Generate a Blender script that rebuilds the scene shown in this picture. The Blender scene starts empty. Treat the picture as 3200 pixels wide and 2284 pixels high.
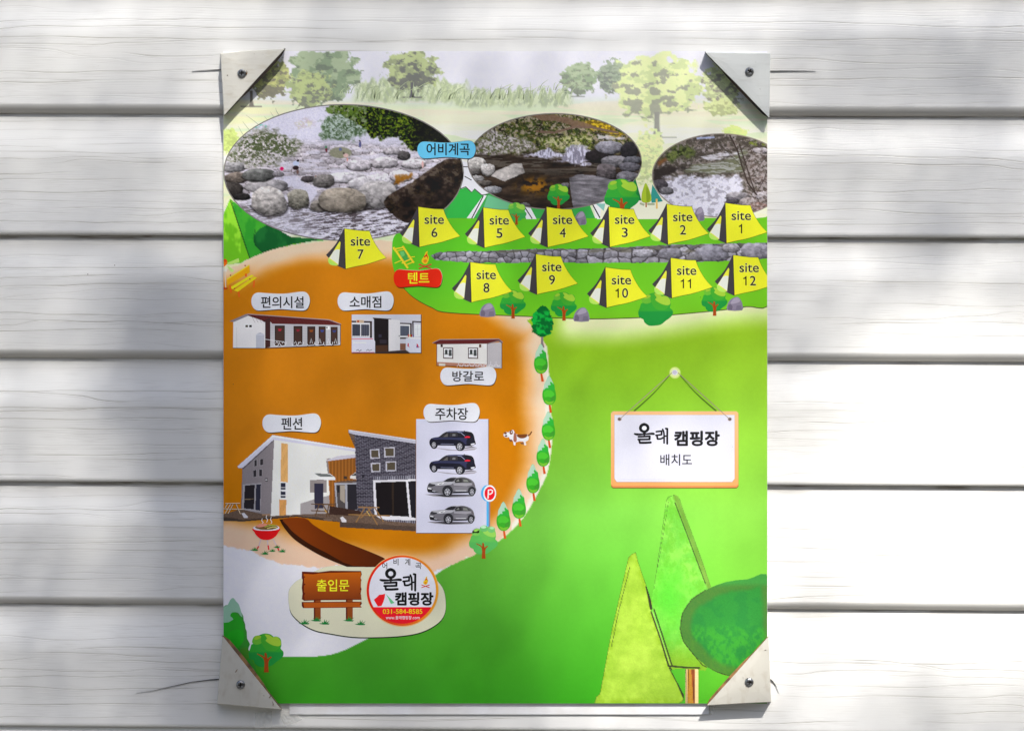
import bpy, bmesh, math, random
import numpy as np
from mathutils import Vector, geometry

scene = bpy.context.scene
COL = scene.collection
K = 0.000295            # metres per photograph pixel on the plane of the print
ZC = 1.5                # height of the picture centre above the ground
CAMD = 1.25             # camera distance from the print

# ------------------------------------------------------------------ camera, sky, sun
cam = bpy.data.cameras.new("camera"); camo = bpy.data.objects.new("camera", cam); COL.objects.link(camo)
camo.location = (0, -CAMD, ZC); camo.rotation_euler = (math.radians(90), 0, 0)
cam.sensor_width = 36; cam.lens = 36 * CAMD / (3200 * K)
cam.clip_start = 0.05; cam.clip_end = 500
scene.camera = camo

SUN = Vector((0.20, -0.62, 0.70)).normalized()      # towards the sun
elev = math.asin(SUN.z); azim = math.atan2(SUN.x, SUN.y)
world = bpy.data.worlds.new("World"); scene.world = world; world.use_nodes = True
nt = world.node_tree
bg = nt.nodes["Background"]; sky = nt.nodes.new("ShaderNodeTexSky")
sky.sky_type = 'NISHITA'; sky.sun_disc = False
sky.sun_elevation = elev; sky.sun_rotation = azim
sky.air_density = 1.0; sky.dust_density = 1.6; sky.ozone_density = 1.0
nt.links.new(sky.outputs[0], bg.inputs[0]); bg.inputs[1].default_value = 0.072
sl = bpy.data.lights.new("sun", 'SUN'); sl.energy = 4.2; sl.angle = math.radians(0.5); sl.color = (1.0, 0.965, 0.90)
so = bpy.data.objects.new("sun", sl); COL.objects.link(so)
so.rotation_euler = SUN.to_track_quat('Z', 'Y').to_euler(); so.location = (1, -3, 4)
scene.view_settings.view_transform = 'Standard'; scene.view_settings.look = 'None'
scene.view_settings.gamma = 1.0; scene.view_settings.exposure = 1.41
scene.cycles.max_bounces = 6

# ------------------------------------------------------------------ helpers
def W(x, y, d=0.0):
    """photograph pixel (x, y) on the plane d metres behind the print -> world"""
    s = (CAMD + d) / CAMD * K
    return ((x - 1600) * s, d, ZC - (y - 1142) * s)

def lin(c):
    return tuple(((v / 255) / 12.92 if v / 255 <= 0.04045 else ((v / 255 + 0.055) / 1.055) ** 2.4) for v in c)
INK = 0.74
def ink(c):
    return tuple(min(0.86, v / INK) for v in lin(c))
def ink_np(a):
    a = np.clip(a, 0, 255) / 255
    l = np.where(a <= 0.04045, a / 12.92, ((a + 0.055) / 1.055) ** 2.4)
    return np.minimum(l / INK, 0.86)

def link(o, parent=None):
    COL.objects.link(o)
    if parent: o.parent = parent
    return o
def mesh_obj(name, verts, faces, mat, parent=None, smooth=False):
    me = bpy.data.meshes.new(name); me.from_pydata(verts, [], faces); me.update()
    if mat: me.materials.append(mat)
    if smooth: me.polygons.foreach_set("use_smooth", [True] * len(me.polygons))
    return link(bpy.data.objects.new(name, me), parent)
def tag(o, label=None, cat=None, group=None, kind=None):
    if label: o["label"] = label
    if cat: o["category"] = cat
    if group: o["group"] = group
    if kind: o["kind"] = kind
    return o
def empty(name, loc):
    o = bpy.data.objects.new(name, None); o.location = loc; o.empty_display_size = 0.05
    return link(o)
def keep(o, root):
    """parent o to root, keeping the world-space coordinates of its mesh"""
    o.parent = root; o.matrix_parent_inverse = root.matrix_basis.inverted()
    return o

def grid_mesh(name, P, cols=None, attr=None, mask=None, mat=None, smooth=True):
    """P: (ny, nx, 3) points; cols: (ny, nx, 3) linear colours; mask: (ny-1, nx-1) faces kept"""
    ny, nx = P.shape[:2]
    idx = np.arange(ny * nx).reshape(ny, nx)
    q = np.stack([idx[:-1, :-1], idx[1:, :-1], idx[1:, 1:], idx[:-1, 1:]], -1)
    q = q[mask] if mask is not None else q.reshape(-1, 4)
    used = np.unique(q); remap = np.zeros(ny * nx, np.int64); remap[used] = np.arange(len(used))
    q = remap[q]; V = P.reshape(-1, 3)[used]
    me = bpy.data.meshes.new(name)
    me.vertices.add(len(V)); me.vertices.foreach_set("co", V.astype(np.float32).ravel())
    me.loops.add(q.size); me.loops.foreach_set("vertex_index", q.ravel().astype(np.int32))
    me.polygons.add(len(q)); me.polygons.foreach_set("loop_start", np.arange(0, q.size, 4, dtype=np.int32))
    me.polygons.foreach_set("loop_total", np.full(len(q), 4, np.int32))
    if smooth: me.polygons.foreach_set("use_smooth", np.ones(len(q), bool))
    me.update(calc_edges=True)
    if cols is not None:
        c = np.ones((len(V), 4), np.float32); c[:, :3] = cols.reshape(-1, 3)[used]
        a = me.color_attributes.new("ink", 'FLOAT_COLOR', 'POINT'); a.data.foreach_set("color", c.ravel())
    if attr is not None:
        a = me.attributes.new("wear_shade", 'FLOAT', 'POINT'); a.data.foreach_set("value", attr.reshape(-1)[used].astype(np.float32))
    if mat: me.materials.append(mat)
    return me

# numpy noise
_tab = {}
def vnoise(X, Y, seed=0):
    if seed not in _tab: _tab[seed] = np.random.RandomState(seed + 11).rand(256, 256)
    T = _tab[seed]
    xi = np.floor(X).astype(int); yi = np.floor(Y).astype(int); fx = X - xi; fy = Y - yi
    fx = fx * fx * (3 - 2 * fx); fy = fy * fy * (3 - 2 * fy)
    a = T[yi & 255, xi & 255]; b = T[yi & 255, (xi + 1) & 255]; c = T[(yi + 1) & 255, xi & 255]; d = T[(yi + 1) & 255, (xi + 1) & 255]
    return (a * (1 - fx) + b * fx) * (1 - fy) + (c * (1 - fx) + d * fx) * fy
def fbm(X, Y, sx, sy=None, o=4, seed=0):
    sy = sy or sx; r = 0; A = 0; a = 1.0
    for i in range(o):
        r = r + a * vnoise(X / sx * 2 ** i + 17 * i, Y / sy * 2 ** i + 31 * i, seed + i); A += a; a *= 0.55
    return (r / A - 0.5) * 1.6 + 0.5
def sstep(a, b, x):
    t = np.clip((x - a) / (b - a), 0, 1); return t * t * (3 - 2 * t)

# node helpers
def mat_base(name, color=(0.8, 0.8, 0.8), rough=0.5, metal=0.0, spec=0.5):
    m = bpy.data.materials.new(name); m.use_nodes = True
    b = m.node_tree.nodes["Principled BSDF"]
    b.inputs["Base Color"].default_value = (*color, 1); b.inputs["Roughness"].default_value = rough
    b.inputs["Metallic"].default_value = metal; b.inputs["Specular IOR Level"].default_value = spec
    return m, m.node_tree, b
def noise_mix(nt, b, c1, c2, scale, stretch=(1, 1, 1), lo=0.4, hi=0.6, detail=6, src=None):
    N = nt.nodes; L = nt.links
    tc = N.new("ShaderNodeTexCoord"); mp = N.new("ShaderNodeMapping"); mp.inputs["Scale"].default_value = stretch
    L.new(tc.outputs["Object"], mp.inputs[0])
    no = N.new("ShaderNodeTexNoise"); no.inputs["Scale"].default_value = scale; no.inputs["Detail"].default_value = detail
    L.new(mp.outputs[0], no.inputs["Vector"])
    mr = N.new("ShaderNodeMapRange"); mr.inputs[1].default_value = lo; mr.inputs[2].default_value = hi
    L.new(no.outputs[0], mr.inputs[0])
    mx = N.new("ShaderNodeMix"); mx.data_type = 'RGBA'
    L.new(mr.outputs[0], mx.inputs["Factor"])
    if src is None: mx.inputs[6].default_value = (*c1, 1)
    else: L.new(src, mx.inputs[6])
    mx.inputs[7].default_value = (*c2, 1)
    L.new(mx.outputs[2], b.inputs["Base Color"])
    return no, mx, mr
def bump(nt, b, height, strength, dist):
    bp = nt.nodes.new("ShaderNodeBump"); bp.inputs["Strength"].default_value = strength; bp.inputs["Distance"].default_value = dist
    nt.links.new(height, bp.inputs["Height"]); nt.links.new(bp.outputs[0], b.inputs["Normal"])

# ------------------------------------------------------------------ materials
def siding_material():
    m, nt, b = mat_base("ivory_vinyl", (0.74, 0.735, 0.715), 0.42, 0, 0.4)
    N, L = nt.nodes, nt.links
    at = N.new("ShaderNodeAttribute"); at.attribute_name = "wear_shade"
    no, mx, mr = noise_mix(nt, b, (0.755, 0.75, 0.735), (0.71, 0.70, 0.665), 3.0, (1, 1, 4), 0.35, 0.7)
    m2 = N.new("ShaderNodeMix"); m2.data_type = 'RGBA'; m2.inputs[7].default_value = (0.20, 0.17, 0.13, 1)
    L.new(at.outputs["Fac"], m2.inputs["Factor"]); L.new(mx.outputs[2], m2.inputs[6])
    # specks of dirt
    tc = N.new("ShaderNodeTexCoord"); vo = N.new("ShaderNodeTexVoronoi"); vo.inputs["Scale"].default_value = 42
    L.new(tc.outputs["Object"], vo.inputs["Vector"])
    n2 = N.new("ShaderNodeTexNoise"); n2.inputs["Scale"].default_value = 6
    L.new(tc.outputs["Object"], n2.inputs["Vector"])
    th = N.new("ShaderNodeMapRange"); th.inputs[1].default_value = 0.56; th.inputs[2].default_value = 0.72; th.inputs[3].default_value = 0; th.inputs[4].default_value = 0.028
    L.new(n2.outputs[0], th.inputs[0])
    lt = N.new("ShaderNodeMath"); lt.operation = 'LESS_THAN'; L.new(vo.outputs["Distance"], lt.inputs[0]); L.new(th.outputs[0], lt.inputs[1])
    m3 = N.new("ShaderNodeMix"); m3.data_type = 'RGBA'; m3.inputs[7].default_value = (0.10, 0.07, 0.05, 1)
    L.new(lt.outputs[0], m3.inputs["Factor"]); L.new(m2.outputs[2], m3.inputs[6]); L.new(m3.outputs[2], b.inputs["Base Color"])
    # fine embossed hairlines along the board
    mp = N.new("ShaderNodeMapping"); mp.inputs["Scale"].default_value = (28, 1, 900)
    L.new(tc.outputs["Object"], mp.inputs[0])
    n3 = N.new("ShaderNodeTexNoise"); n3.inputs["Scale"].default_value = 1.0; n3.inputs["Detail"].default_value = 2
    L.new(mp.outputs[0], n3.inputs["Vector"]); bump(nt, b, n3.outputs[0], 0.32, 0.00025)
    return m
M_SID = siding_material()

def paint_material(name, c1, c2, stretch, scale=60):
    m, nt, b = mat_base(name, c1, 0.45, 0, 0.4)
    no, mx, mr = noise_mix(nt, b, c1, c2, scale, stretch, 0.52, 0.78)
    n2, m2, r2 = noise_mix(nt, b, c1, (0.13, 0.10, 0.075), scale * 1.7, (1.5, 1, 1), 0.68, 0.80, src=mx.outputs[2])
    bump(nt, b, no.outputs[0], 0.35, 0.0004)
    return m
M_BR_H = paint_material("weathered_ivory_paint", (0.60, 0.58, 0.52), (0.50, 0.46, 0.38), (0.7, 1, 2.4), 110)
M_BR_V = paint_material("scuffed_ivory_paint", (0.52, 0.50, 0.44), (0.43, 0.39, 0.32), (1.6, 1, 0.8), 90)
M_BR_S = paint_material("silvery_ivory_paint", (0.56, 0.575, 0.56), (0.50, 0.51, 0.49), (0.6, 1, 2.6), 110)
M_BROWN, _nt, _b = mat_base("brown_core", (0.16, 0.075, 0.02), 0.6)
noise_mix(_nt, _b, (0.24, 0.115, 0.03), (0.09, 0.045, 0.018), 150)
M_DKBR, _nt, _b = mat_base("dark_core_and_shade", (0.03, 0.016, 0.01), 0.7)  # lip of the upper brackets, core colour darkened to carry their shadow
noise_mix(_nt, _b, (0.035, 0.02, 0.012), (0.015, 0.01, 0.008), 150)
M_SCREW, _nt, _b = mat_base("zinc_steel", (0.24, 0.25, 0.26), 0.35, 0.85)
noise_mix(_nt, _b, (0.30, 0.31, 0.32), (0.10, 0.095, 0.09), 400)
M_DARK, _, _ = mat_base("dark_gap", (0.012, 0.010, 0.009), 0.8)
M_FOAM, _nt, _b = mat_base("white_foam_board", (0.78, 0.78, 0.80), 0.6)
noise_mix(_nt, _b, (0.80, 0.80, 0.82), (0.72, 0.71, 0.70), 30)
M_BARK, _nt, _b = mat_base("bark", (0.12, 0.08, 0.05), 0.9)
noise_mix(_nt, _b, (0.14, 0.10, 0.07), (0.05, 0.035, 0.025), 20, (1, 1, 0.3))
M_LEAF, _nt, _b = mat_base("leaf", (0.06, 0.11, 0.03), 0.6)
noise_mix(_nt, _b, (0.05, 0.10, 0.025), (0.09, 0.13, 0.04), 3)
M_GROUND, _nt, _b = mat_base("asphalt", (0.33, 0.31, 0.28), 0.9)
noise_mix(_nt, _b, (0.065, 0.062, 0.058), (0.045, 0.043, 0.04), 40)

# ------------------------------------------------------------------ ground
g = mesh_obj("ground", [(-60, -90, 0), (60, -90, 0), (60, 3, 0), (-60, 3, 0)], [(0, 1, 2, 3)], M_GROUND)
tag(g, kind="structure")

# ------------------------------------------------------------------ siding wall
wall = empty("siding_wall", (0, 0.03, 0))
tag(wall, "wall of ivory wood-grain vinyl siding behind the framed camp map", "wall")
LINES = [(-33, -24, 'butt'), (350, 361, 'crease'), (732, 742, 'butt'), (1117, 1131, 'crease'), (1503, 1519, 'butt'), (1888, 1912, 'crease'), (2268, 2296, 'butt')]
def line_y(n, x):
    if 0 <= n < len(LINES): a, b, _ = LINES[n]
    elif n < 0: a, b = -33 + 383.5 * n, -24 + 386 * n
    else: a, b = 2268 + 383.5 * (n - 6), 2296 + 388 * (n - 6)
    return a + (b - a) * x / 3200
def line_kind(n): return 'butt' if n % 2 == 0 else 'crease'
SD = 0.0055                                                         # outermost face of the siding behind the print plane
def siding_course(n):
    """the course between line n-1 and line n"""
    visible = 0 <= n <= 6
    rs = np.random.RandomState(400 + n)
    if visible:
        xs = np.concatenate([[-7000, -4000, -2000, -900, -300], np.arange(-60, 690, 7), np.arange(760, 2360, 80), np.arange(2380, 3262, 7), [3500, 4200, 5200, 7000, 10000]]).astype(float)
        ts = np.arange(0, 1, 1 / 192.0)
    else:
        xs = np.array([-7000, -60, 3260, 10000.0]); ts = np.arange(0, 1, 1 / 12.0)
    H = 385.0
    up = line_kind(n - 1); lo = line_kind(n)
    r0 = 0.0082 if up == 'crease' else 0.0062
    endpx = 27.0 if lo == 'crease' else 13.0
    # rows: (offset px from the top line, recess m)
    rows = []
    if up == 'butt': rows.append((-9.0, r0 + 0.0006))
    tcut = 1 - endpx / H
    tb = ts[ts < tcut - 0.002]
    for t in tb:
        u = t / tcut
        v_ = min(1, max(0, (u - 0.015) / 0.40)); r = r0 * (1 - v_ * v_ * (3 - 2 * v_)) + 0.0011 * math.sin(math.pi * u) * u
        rows.append((t * H, r))
    if lo == 'crease':
        for a in np.linspace(0, 1, 11):
            rows.append((H - endpx + endpx * math.sin(a * math.pi / 2) ** 1.15, 0.0082 * (1 - math.cos(a * math.pi / 2)) ** 0.8))
    else:
        for a in np.linspace(0, 1, 6):
            rows.append((H - endpx * (1 - math.sin(a * math.pi / 2)), 0.0024 * (1 - math.cos(a * math.pi / 2))))
        rows.append((H + 0.3, 0.0050)); rows.append((H - 1.0, 0.0064))
    offs = np.array([r[0] for r in rows]); rec = np.array([r[1] for r in rows])
    ny, nx = len(rows), len(xs)
    G = np.zeros((ny, nx)); Wr = np.zeros((ny, nx))
    if visible:
        nb = len(tb); o0 = 1 if up == 'butt' else 0
        yy = offs[:, None]
        def groove(y0, x0, x1, depth, sig, wav, steps):
            sel = np.where((xs >= x0) & (xs <= x1))[0]
            if len(sel) < 2: return
            x = xs[sel]
            yc = np.full(len(x), y0)
            for A, lam, ph in wav: yc = yc + A * np.sin(x / lam + ph)
            for sx, sa, sw in steps: yc = yc + sa * np.tanh((x - sx) / sw)
            tap = np.clip(np.minimum(x - x0, x1 - x) / 90 + 0.05, 0, 1)
            var = 0.55 + 0.45 * np.sin(x / 143 + y0) * np.sin(x / 61 + 2 * y0)
            lo_, hi_ = np.searchsorted(offs[:o0 + nb], [yc.min() - 6, yc.max() + 6])
            if hi_ <= lo_: return
            e = np.exp(-((yy[lo_:hi_] - yc[None]) / sig) ** 2) * tap * (0.45 + 0.55 * var)
            up_ = np.exp(-((yy[lo_:hi_] - yc[None] - 2.6) / (sig * 1.2)) ** 2) * tap
            ix = np.ix_(np.arange(lo_, hi_), sel)
            G[ix] += depth * (e - 0.5 * up_); Wr[ix] = np.maximum(Wr[ix], np.minimum(1, depth / 0.00030) * e)
        y = 10 + rs.rand() * 14
        while y < H - 20:
            x = -200 - rs.rand() * 900
            while x < 3300:
                ln = 350 + rs.rand() * 1700
                dep = 0.0003 * (0.35 + 0.9 * rs.rand()) * (0.45 if y < 90 else 1.0)
                wav = [(1.5 + 4 * rs.rand(), 90 + 200 * rs.rand(), 6 * rs.rand()), (1 + rs.rand(), 30 + 40 * rs.rand(), 6 * rs.rand())]
                st = [(x + ln * rs.rand(), (rs.rand() - 0.5) * 16, 25 + 50 * rs.rand()) for _ in range(rs.randint(0, 4))]
                groove(y + (rs.rand() - .5) * 10, x, x + ln, dep, 1.15, wav, st)
                x += ln * (0.85 + 0.5 * rs.rand()) + 30
            y += 15 + rs.rand() * 20
        for _ in range(430):                                        # stacks of short dashes
            cx = rs.rand() * 3300 - 50; cy = 25 + rs.rand() * (H - 60); m = rs.randint(3, 9)
            if cy < 70 and rs.rand() < 0.7: continue
            for j in range(m):
                l = 22 + rs.rand() * 60; xx = cx + (rs.rand() - .5) * 70
                groove(cy + j * 5.0 + rs.rand() * 1.6, xx, xx + l, 0.00013 + 0.00007 * rs.rand(), 1.2, [(0.8, 60, rs.rand() * 6)], [])
        # grime, with shade painted in, under the butt of the board above
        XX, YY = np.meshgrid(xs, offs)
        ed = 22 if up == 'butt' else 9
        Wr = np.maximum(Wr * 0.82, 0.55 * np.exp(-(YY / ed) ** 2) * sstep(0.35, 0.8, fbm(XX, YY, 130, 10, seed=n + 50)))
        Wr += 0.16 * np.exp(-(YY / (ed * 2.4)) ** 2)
        if lo == 'crease': Wr += 0.42 * sstep(H - 30, H - 4, YY)  # crease underside: brownish grime and its shade painted together
        if up == 'butt': Wr += 0.20 * sstep(16, 6, YY)  # even band below the butt: shadow painted in along with the grime
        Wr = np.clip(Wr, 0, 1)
    P = np.zeros((ny, nx, 3))
    top = line_y(n - 1, xs); bot = line_y(n, xs)
    D = SD + rec[:, None] + G
    Y = top[None] + offs[:, None] / H * (bot - top)[None]
    s = (CAMD + SD) / CAMD * K
    P[..., 0] = (xs[None] - 1600) * s; P[..., 1] = D; P[..., 2] = ZC - (Y - 1142) * s
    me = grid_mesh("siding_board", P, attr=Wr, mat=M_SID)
    o = link(bpy.data.objects.new("siding_board", me)); keep(o, wall)
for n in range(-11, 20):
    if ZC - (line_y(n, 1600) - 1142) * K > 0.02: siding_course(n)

# splits in the boards where the corner plates are screwed down
def sliver(name, pts_top, pts_bot, d, mat, parent, thick=0.0008):
    n = len(pts_top); v = [W(*p, d) for p in pts_top] + [W(*p, d) for p in pts_bot]
    v += [W(*p, d + thick) for p in pts_top] + [W(*p, d + thick) for p in pts_bot]
    f = [(i, i + 1, n + i + 1, n + i) for i in range(n - 1)] + [(n + i, n + i + 1, 3 * n + i + 1, 3 * n + i) for i in range(n - 1)]
    f += [(2 * n + i + 1, 2 * n + i, i, i + 1) for i in range(n - 1)]
    o = mesh_obj(name, v, f, mat); keep(o, parent); return o
def crack(pts, w0):
    n = len(pts)
    t = [(x, y - w0 * (i / (n - 1)) * .5 - .1) for i, (x, y) in enumerate(pts)]; b = [(x, y + w0 * (i / (n - 1)) * .5 + .1) for i, (x, y) in enumerate(pts)]
    sliver("crack", t, b, SD - 0.0006, M_DARK, wall)
crack([(600, 222.5), (620, 221.5), (660, 219.5), (694, 218)], 1.8)
crack([(2550, 222), (2510, 222), (2460, 222), (2400, 223.5)], 2.2)
crack([(425, 2164), (480, 2157), (540, 2143), (600, 2130), (650, 2124), (688, 2121)], 2.8)
crack([(2434, 2164), (2425, 2142), (2416, 2130), (2404, 2120)], 6.0)

# ------------------------------------------------------------------ corner brackets
def screw(S, d, root, tilt):
    cx, cy = S; R = 0.0040
    me = bpy.data.meshes.new("screw"); v = []; f = []
    n = 28; rings = [(R, 0.0), (R * 1.0, -0.0006), (R * 0.86, -0.0014), (R * 0.66, -0.0019)]
    for r, y in rings:
        for i in range(n): a = 2 * math.pi * i / n; v.append((r * math.cos(a), y, r * math.sin(a)))
    for k in range(len(rings) - 1):
        for i in range(n): f.append((k * n + i, k * n + (i + 1) % n, (k + 1) * n + (i + 1) % n, (k + 1) * n + i))
    a_, b_ = R * 0.56, R * 0.13
    cross = [(b_, a_), (b_, b_), (a_, b_), (a_, -b_), (b_, -b_), (b_, -a_), (-b_, -a_), (-b_, -b_), (-a_, -b_), (-a_, b_), (-b_, b_), (-b_, a_)]
    top = [Vector(v[(len(rings) - 1) * n + i]) for i in range(n)]
    hole = [Vector((x, -0.0019, z)) for x, z in cross]
    base = (len(rings) - 1) * n; hb = len(v); v += [tuple(h) for h in hole]
    ids = [base + i for i in range(n)] + [hb + i for i in range(12)]
    for t in geometry.tessellate_polygon([[Vector((p.x, p.z, 0)) for p in top], [Vector((p.x, p.z, 0)) for p in hole]]): f.append(tuple(ids[i] for i in t))
    fb = len(v); v += [(x * 0.8, -0.0003, z * 0.8) for x, z in cross]
    for i in range(12): f.append((hb + i, hb + (i + 1) % 12, fb + (i + 1) % 12, fb + i))
    f.append(tuple(fb + i for i in range(12)))
    me.from_pydata(v, [], f); me.update(); me.materials.append(M_SCREW); me.materials.append(M_DARK)
    for p in me.polygons[-13:]: p.material_index = 1
    o = bpy.data.objects.new("screw", me); x, y, z = W(cx, cy, d); o.location = (x, y, z); o.rotation_euler = (0, tilt, 0)
    link(o); keep(o, root)
    return o

def bracket(pts, hyp, sc, mat, label, d=-0.0112, lip=2.6, tilt=0.3, bulge=0.0, dark=False):
    """pts: outline in photograph pixels; hyp: index of the first vertex of the open slanting edge"""
    c = (sum(p[0] for p in pts) / len(pts), sum(p[1] for p in pts) / len(pts))
    cw = W(*c, d)
    root = empty("corner_bracket", (cw[0], 0.004, cw[2]))
    tag(root, label, "corner bracket", "corner brackets holding the map board")
    # the outline with extra points along the edges, so the plate can bow slightly
    n = len(pts); T = 0.0011
    out = []; flag = []
    for i in range(n):
        a, b = pts[i], pts[(i + 1) % n]; m = 12
        for j in range(m):
            t = j / m; out.append((a[0] + (b[0] - a[0]) * t, a[1] + (b[1] - a[1]) * t)); flag.append(i == hyp)
    N = len(out)
    def shrink(p, q):
        vx, vy = c[0] - p[0], c[1] - p[1]; l = math.hypot(vx, vy); return (p[0] + vx / l * q, p[1] + vy / l * q)
    v = []; f = []
    rim = [W(*p, d + 0.0007) for p in out]                          # rounded outer rim
    top = [W(*shrink(p, 2.2), d) for p in out]
    mid = [W(c[0] + (p[0] - c[0]) * .5, c[1] + (p[1] - c[1]) * .5, d - bulge) for p in out]
    back = [W(*p, d + T + 0.0007) for p in out]
    v = rim + top + mid + [W(*c, d - bulge * 1.2)] + back
    ci = 3 * N
    for i in range(N):
        j = (i + 1) % N
        f += [(i, j, N + j, N + i), (N + i, N + j, 2 * N + j, 2 * N + i), (2 * N + i, 2 * N + j, ci), (i, ci + 1 + i, ci + 1 + j, j)]
    f.append(tuple(ci + 1 + i for i in range(N)))
    o = mesh_obj("cover_plate", v, f, mat, smooth=False); keep(o, root)
    # folded side walls going back to the siding (not along the open edge)
    for i in range(n):
        if i == hyp: continue
        seg = [k for k in range(N) if k // 12 == i] + [((i + 1) * 12) % N]
        v = []; q = []
        for k in seg:
            p = shrink(out[k], 0.8); r = shrink(out[k], 4.5)
            v += [W(*p, d + 0.0012), W(*p, 0.0075), W(*r, 0.0075), W(*r, d + 0.0014)]
        for a in range(len(seg) - 1):
            for e in range(4): q.append((4 * a + e, 4 * a + (e + 1) % 4, 4 * a + 4 + (e + 1) % 4, 4 * a + 4 + e))
        L_ = len(v); q += [(0, 1, 2, 3), (L_ - 1, L_ - 2, L_ - 3, L_ - 4)]
        keep(mesh_obj("side_wall", v, q, mat), root)
    # brown core along the slanting cut; upper pair widened dark to paint in shadow
    a, b = pts[hyp], pts[(hyp + 1) % n]
    dx, dy = b[0] - a[0], b[1] - a[1]; l = math.hypot(dx, dy); nx_, ny_ = dy / l, -dx / l
    if (c[0] - a[0]) * nx_ + (c[1] - a[1]) * ny_ > 0: nx_, ny_ = -nx_, -ny_
    v = []
    for k in range(13):
        t = k / 12; p = (a[0] + dx * t, a[1] + dy * t)
        w = lip * (0.35 + 0.65 * math.sin(math.pi * min(1, t * 1.2 + 0.12)) ** .5 if 0 < t < 1 else 0.15)
        v += [W(p[0] - nx_, p[1] - ny_, d + 0.0004), W(p[0] + nx_ * w, p[1] + ny_ * w, d + 0.0016), W(p[0] + nx_ * w * .9, p[1] + ny_ * w * .9, d + 0.0028), W(p[0] - nx_ * 3, p[1] - ny_ * 3, d + 0.0024)]
    q = [(4 * k + e, 4 * k + (e + 1) % 4, 4 * k + 4 + (e + 1) % 4, 4 * k + 4 + e) for k in range(12) for e in range(4)] + [(0, 1, 2, 3), (51, 50, 49, 48)]
    keep(mesh_obj("cut_edge", v, q, M_DKBR if dark else M_BROWN), root)
    screw(sc, d - bulge * 0.9 - 0.0002, root, tilt)
    return root
def stain(root, pts, w, d):
    """a thin crust of rust or grime on a cover plate"""
    v = []; n = len(pts)
    for i, (x, y) in enumerate(pts):
        ww = w * (0.3 + 0.7 * math.sin(math.pi * (i + .5) / n)) / 2; v += [W(x - ww, y - ww * .6, d), W(x, y, d - 0.0003), W(x + ww, y + ww * .6, d)]
    f = [(3 * i + e, 3 * i + e + 1, 3 * i + 4 + e, 3 * i + 3 + e) for i in range(n - 1) for e in (0, 1)]
    keep(mesh_obj("rust_mark", v, f, M_BROWN), root)
b1 = bracket([(688, 168), (757, 160), (891, 153), (700, 362)], 2, (756, 231), M_BR_H, "weathered ivory corner bracket at the upper left of the map, screw with a rust streak", lip=8.5, dark=True, tilt=0.05, bulge=0.0004)
bracket([(2203, 164), (2408, 167), (2404, 370)], 2, (2342, 225), M_BR_S, "clean silvery corner bracket at the upper right of the map", lip=7.5, dark=True, tilt=0.5, bulge=0.0004)
b3 = bracket([(695, 1985), (880, 2216), (678, 2199)], 0, (752, 2138), M_BR_V, "scuffed ivory corner bracket at the lower left of the map, over the clear tape", lip=11, tilt=0.05, bulge=0.0005)
b4 = bracket([(2402, 1987), (2410, 2193), (2208, 2203)], 2, (2341, 2130), M_BR_V, "sunlit ivory corner bracket at the lower right of the map, casting a dark shadow", lip=8, tilt=0.25, bulge=0.0005)

stain(b1, [(765, 237), (770, 233), (772, 227), (771, 222)], 3, -0.0122); stain(b1, [(709, 237), (712, 235), (714, 236)], 2.5, -0.0119)
stain(b3, [(803, 2158), (812, 2163), (822, 2167)], 2.2, -0.0121); stain(b3, [(838, 2177), (842, 2180), (846, 2172)], 3, -0.0119); stain(b3, [(851, 2190), (854, 2198), (853, 2204)], 2.5, -0.0117); stain(b3, [(742, 2090), (738, 2096), (735, 2100)], 2, -0.0121)
stain(b4, [(2389, 2032), (2394, 2029), (2398, 2031)], 2, -0.0119); stain(b4, [(2320, 2116), (2324, 2117)], 2, -0.0120)
# ------------------------------------------------------------------ tree that throws the dappled shade
tree = empty("shade_tree", (2.6, -6.5, 0)); tag(tree, "broad leafy tree standing behind the camera and shading the wall", "tree")
def limb(a, b, r0, r1):
    a = Vector(a); b = Vector(b); ax = (b - a).normalized(); u = ax.orthogonal().normalized(); w = ax.cross(u)
    n = 9; v = []; m = 6
    for k in range(m + 1):
        t = k / m; c_ = a.lerp(b, t) + u * math.sin(t * 5) * 0.05 * (b - a).length * 0.3; r = r0 + (r1 - r0) * t
        for i in range(n): an = 2 * math.pi * i / n; v.append(tuple(c_ + u * math.cos(an) * r + w * math.sin(an) * r))
    f = [(k * n + i, k * n + (i + 1) % n, (k + 1) * n + (i + 1) % n, (k + 1) * n + i) for k in range(m) for i in range(n)]
    return v, f
def join(parts):
    V = []; F = []
    for v, f in parts: o_ = len(V); V += v; F += [tuple(i + o_ for i in q) for q in f]
    return V, F
V, F = join([limb((2.6, -6.5, 0), (2.5, -6.3, 4.0), .26, .19), limb((2.5, -6.3, 3.8), (1.4, -5.2, 7.5), .17, .05), limb((2.5, -6.3, 4), (3.2, -6.6, 8.2), .15, .05), limb((2.5, -6.3, 3.7), (0.6, -5.8, 6.4), .12, .03), limb((2.5, -6.3, 4.1), (3.6, -5.2, 6.6), .11, .03)])
keep(mesh_obj("trunk", V, F, M_BARK, smooth=True), tree)

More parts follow.
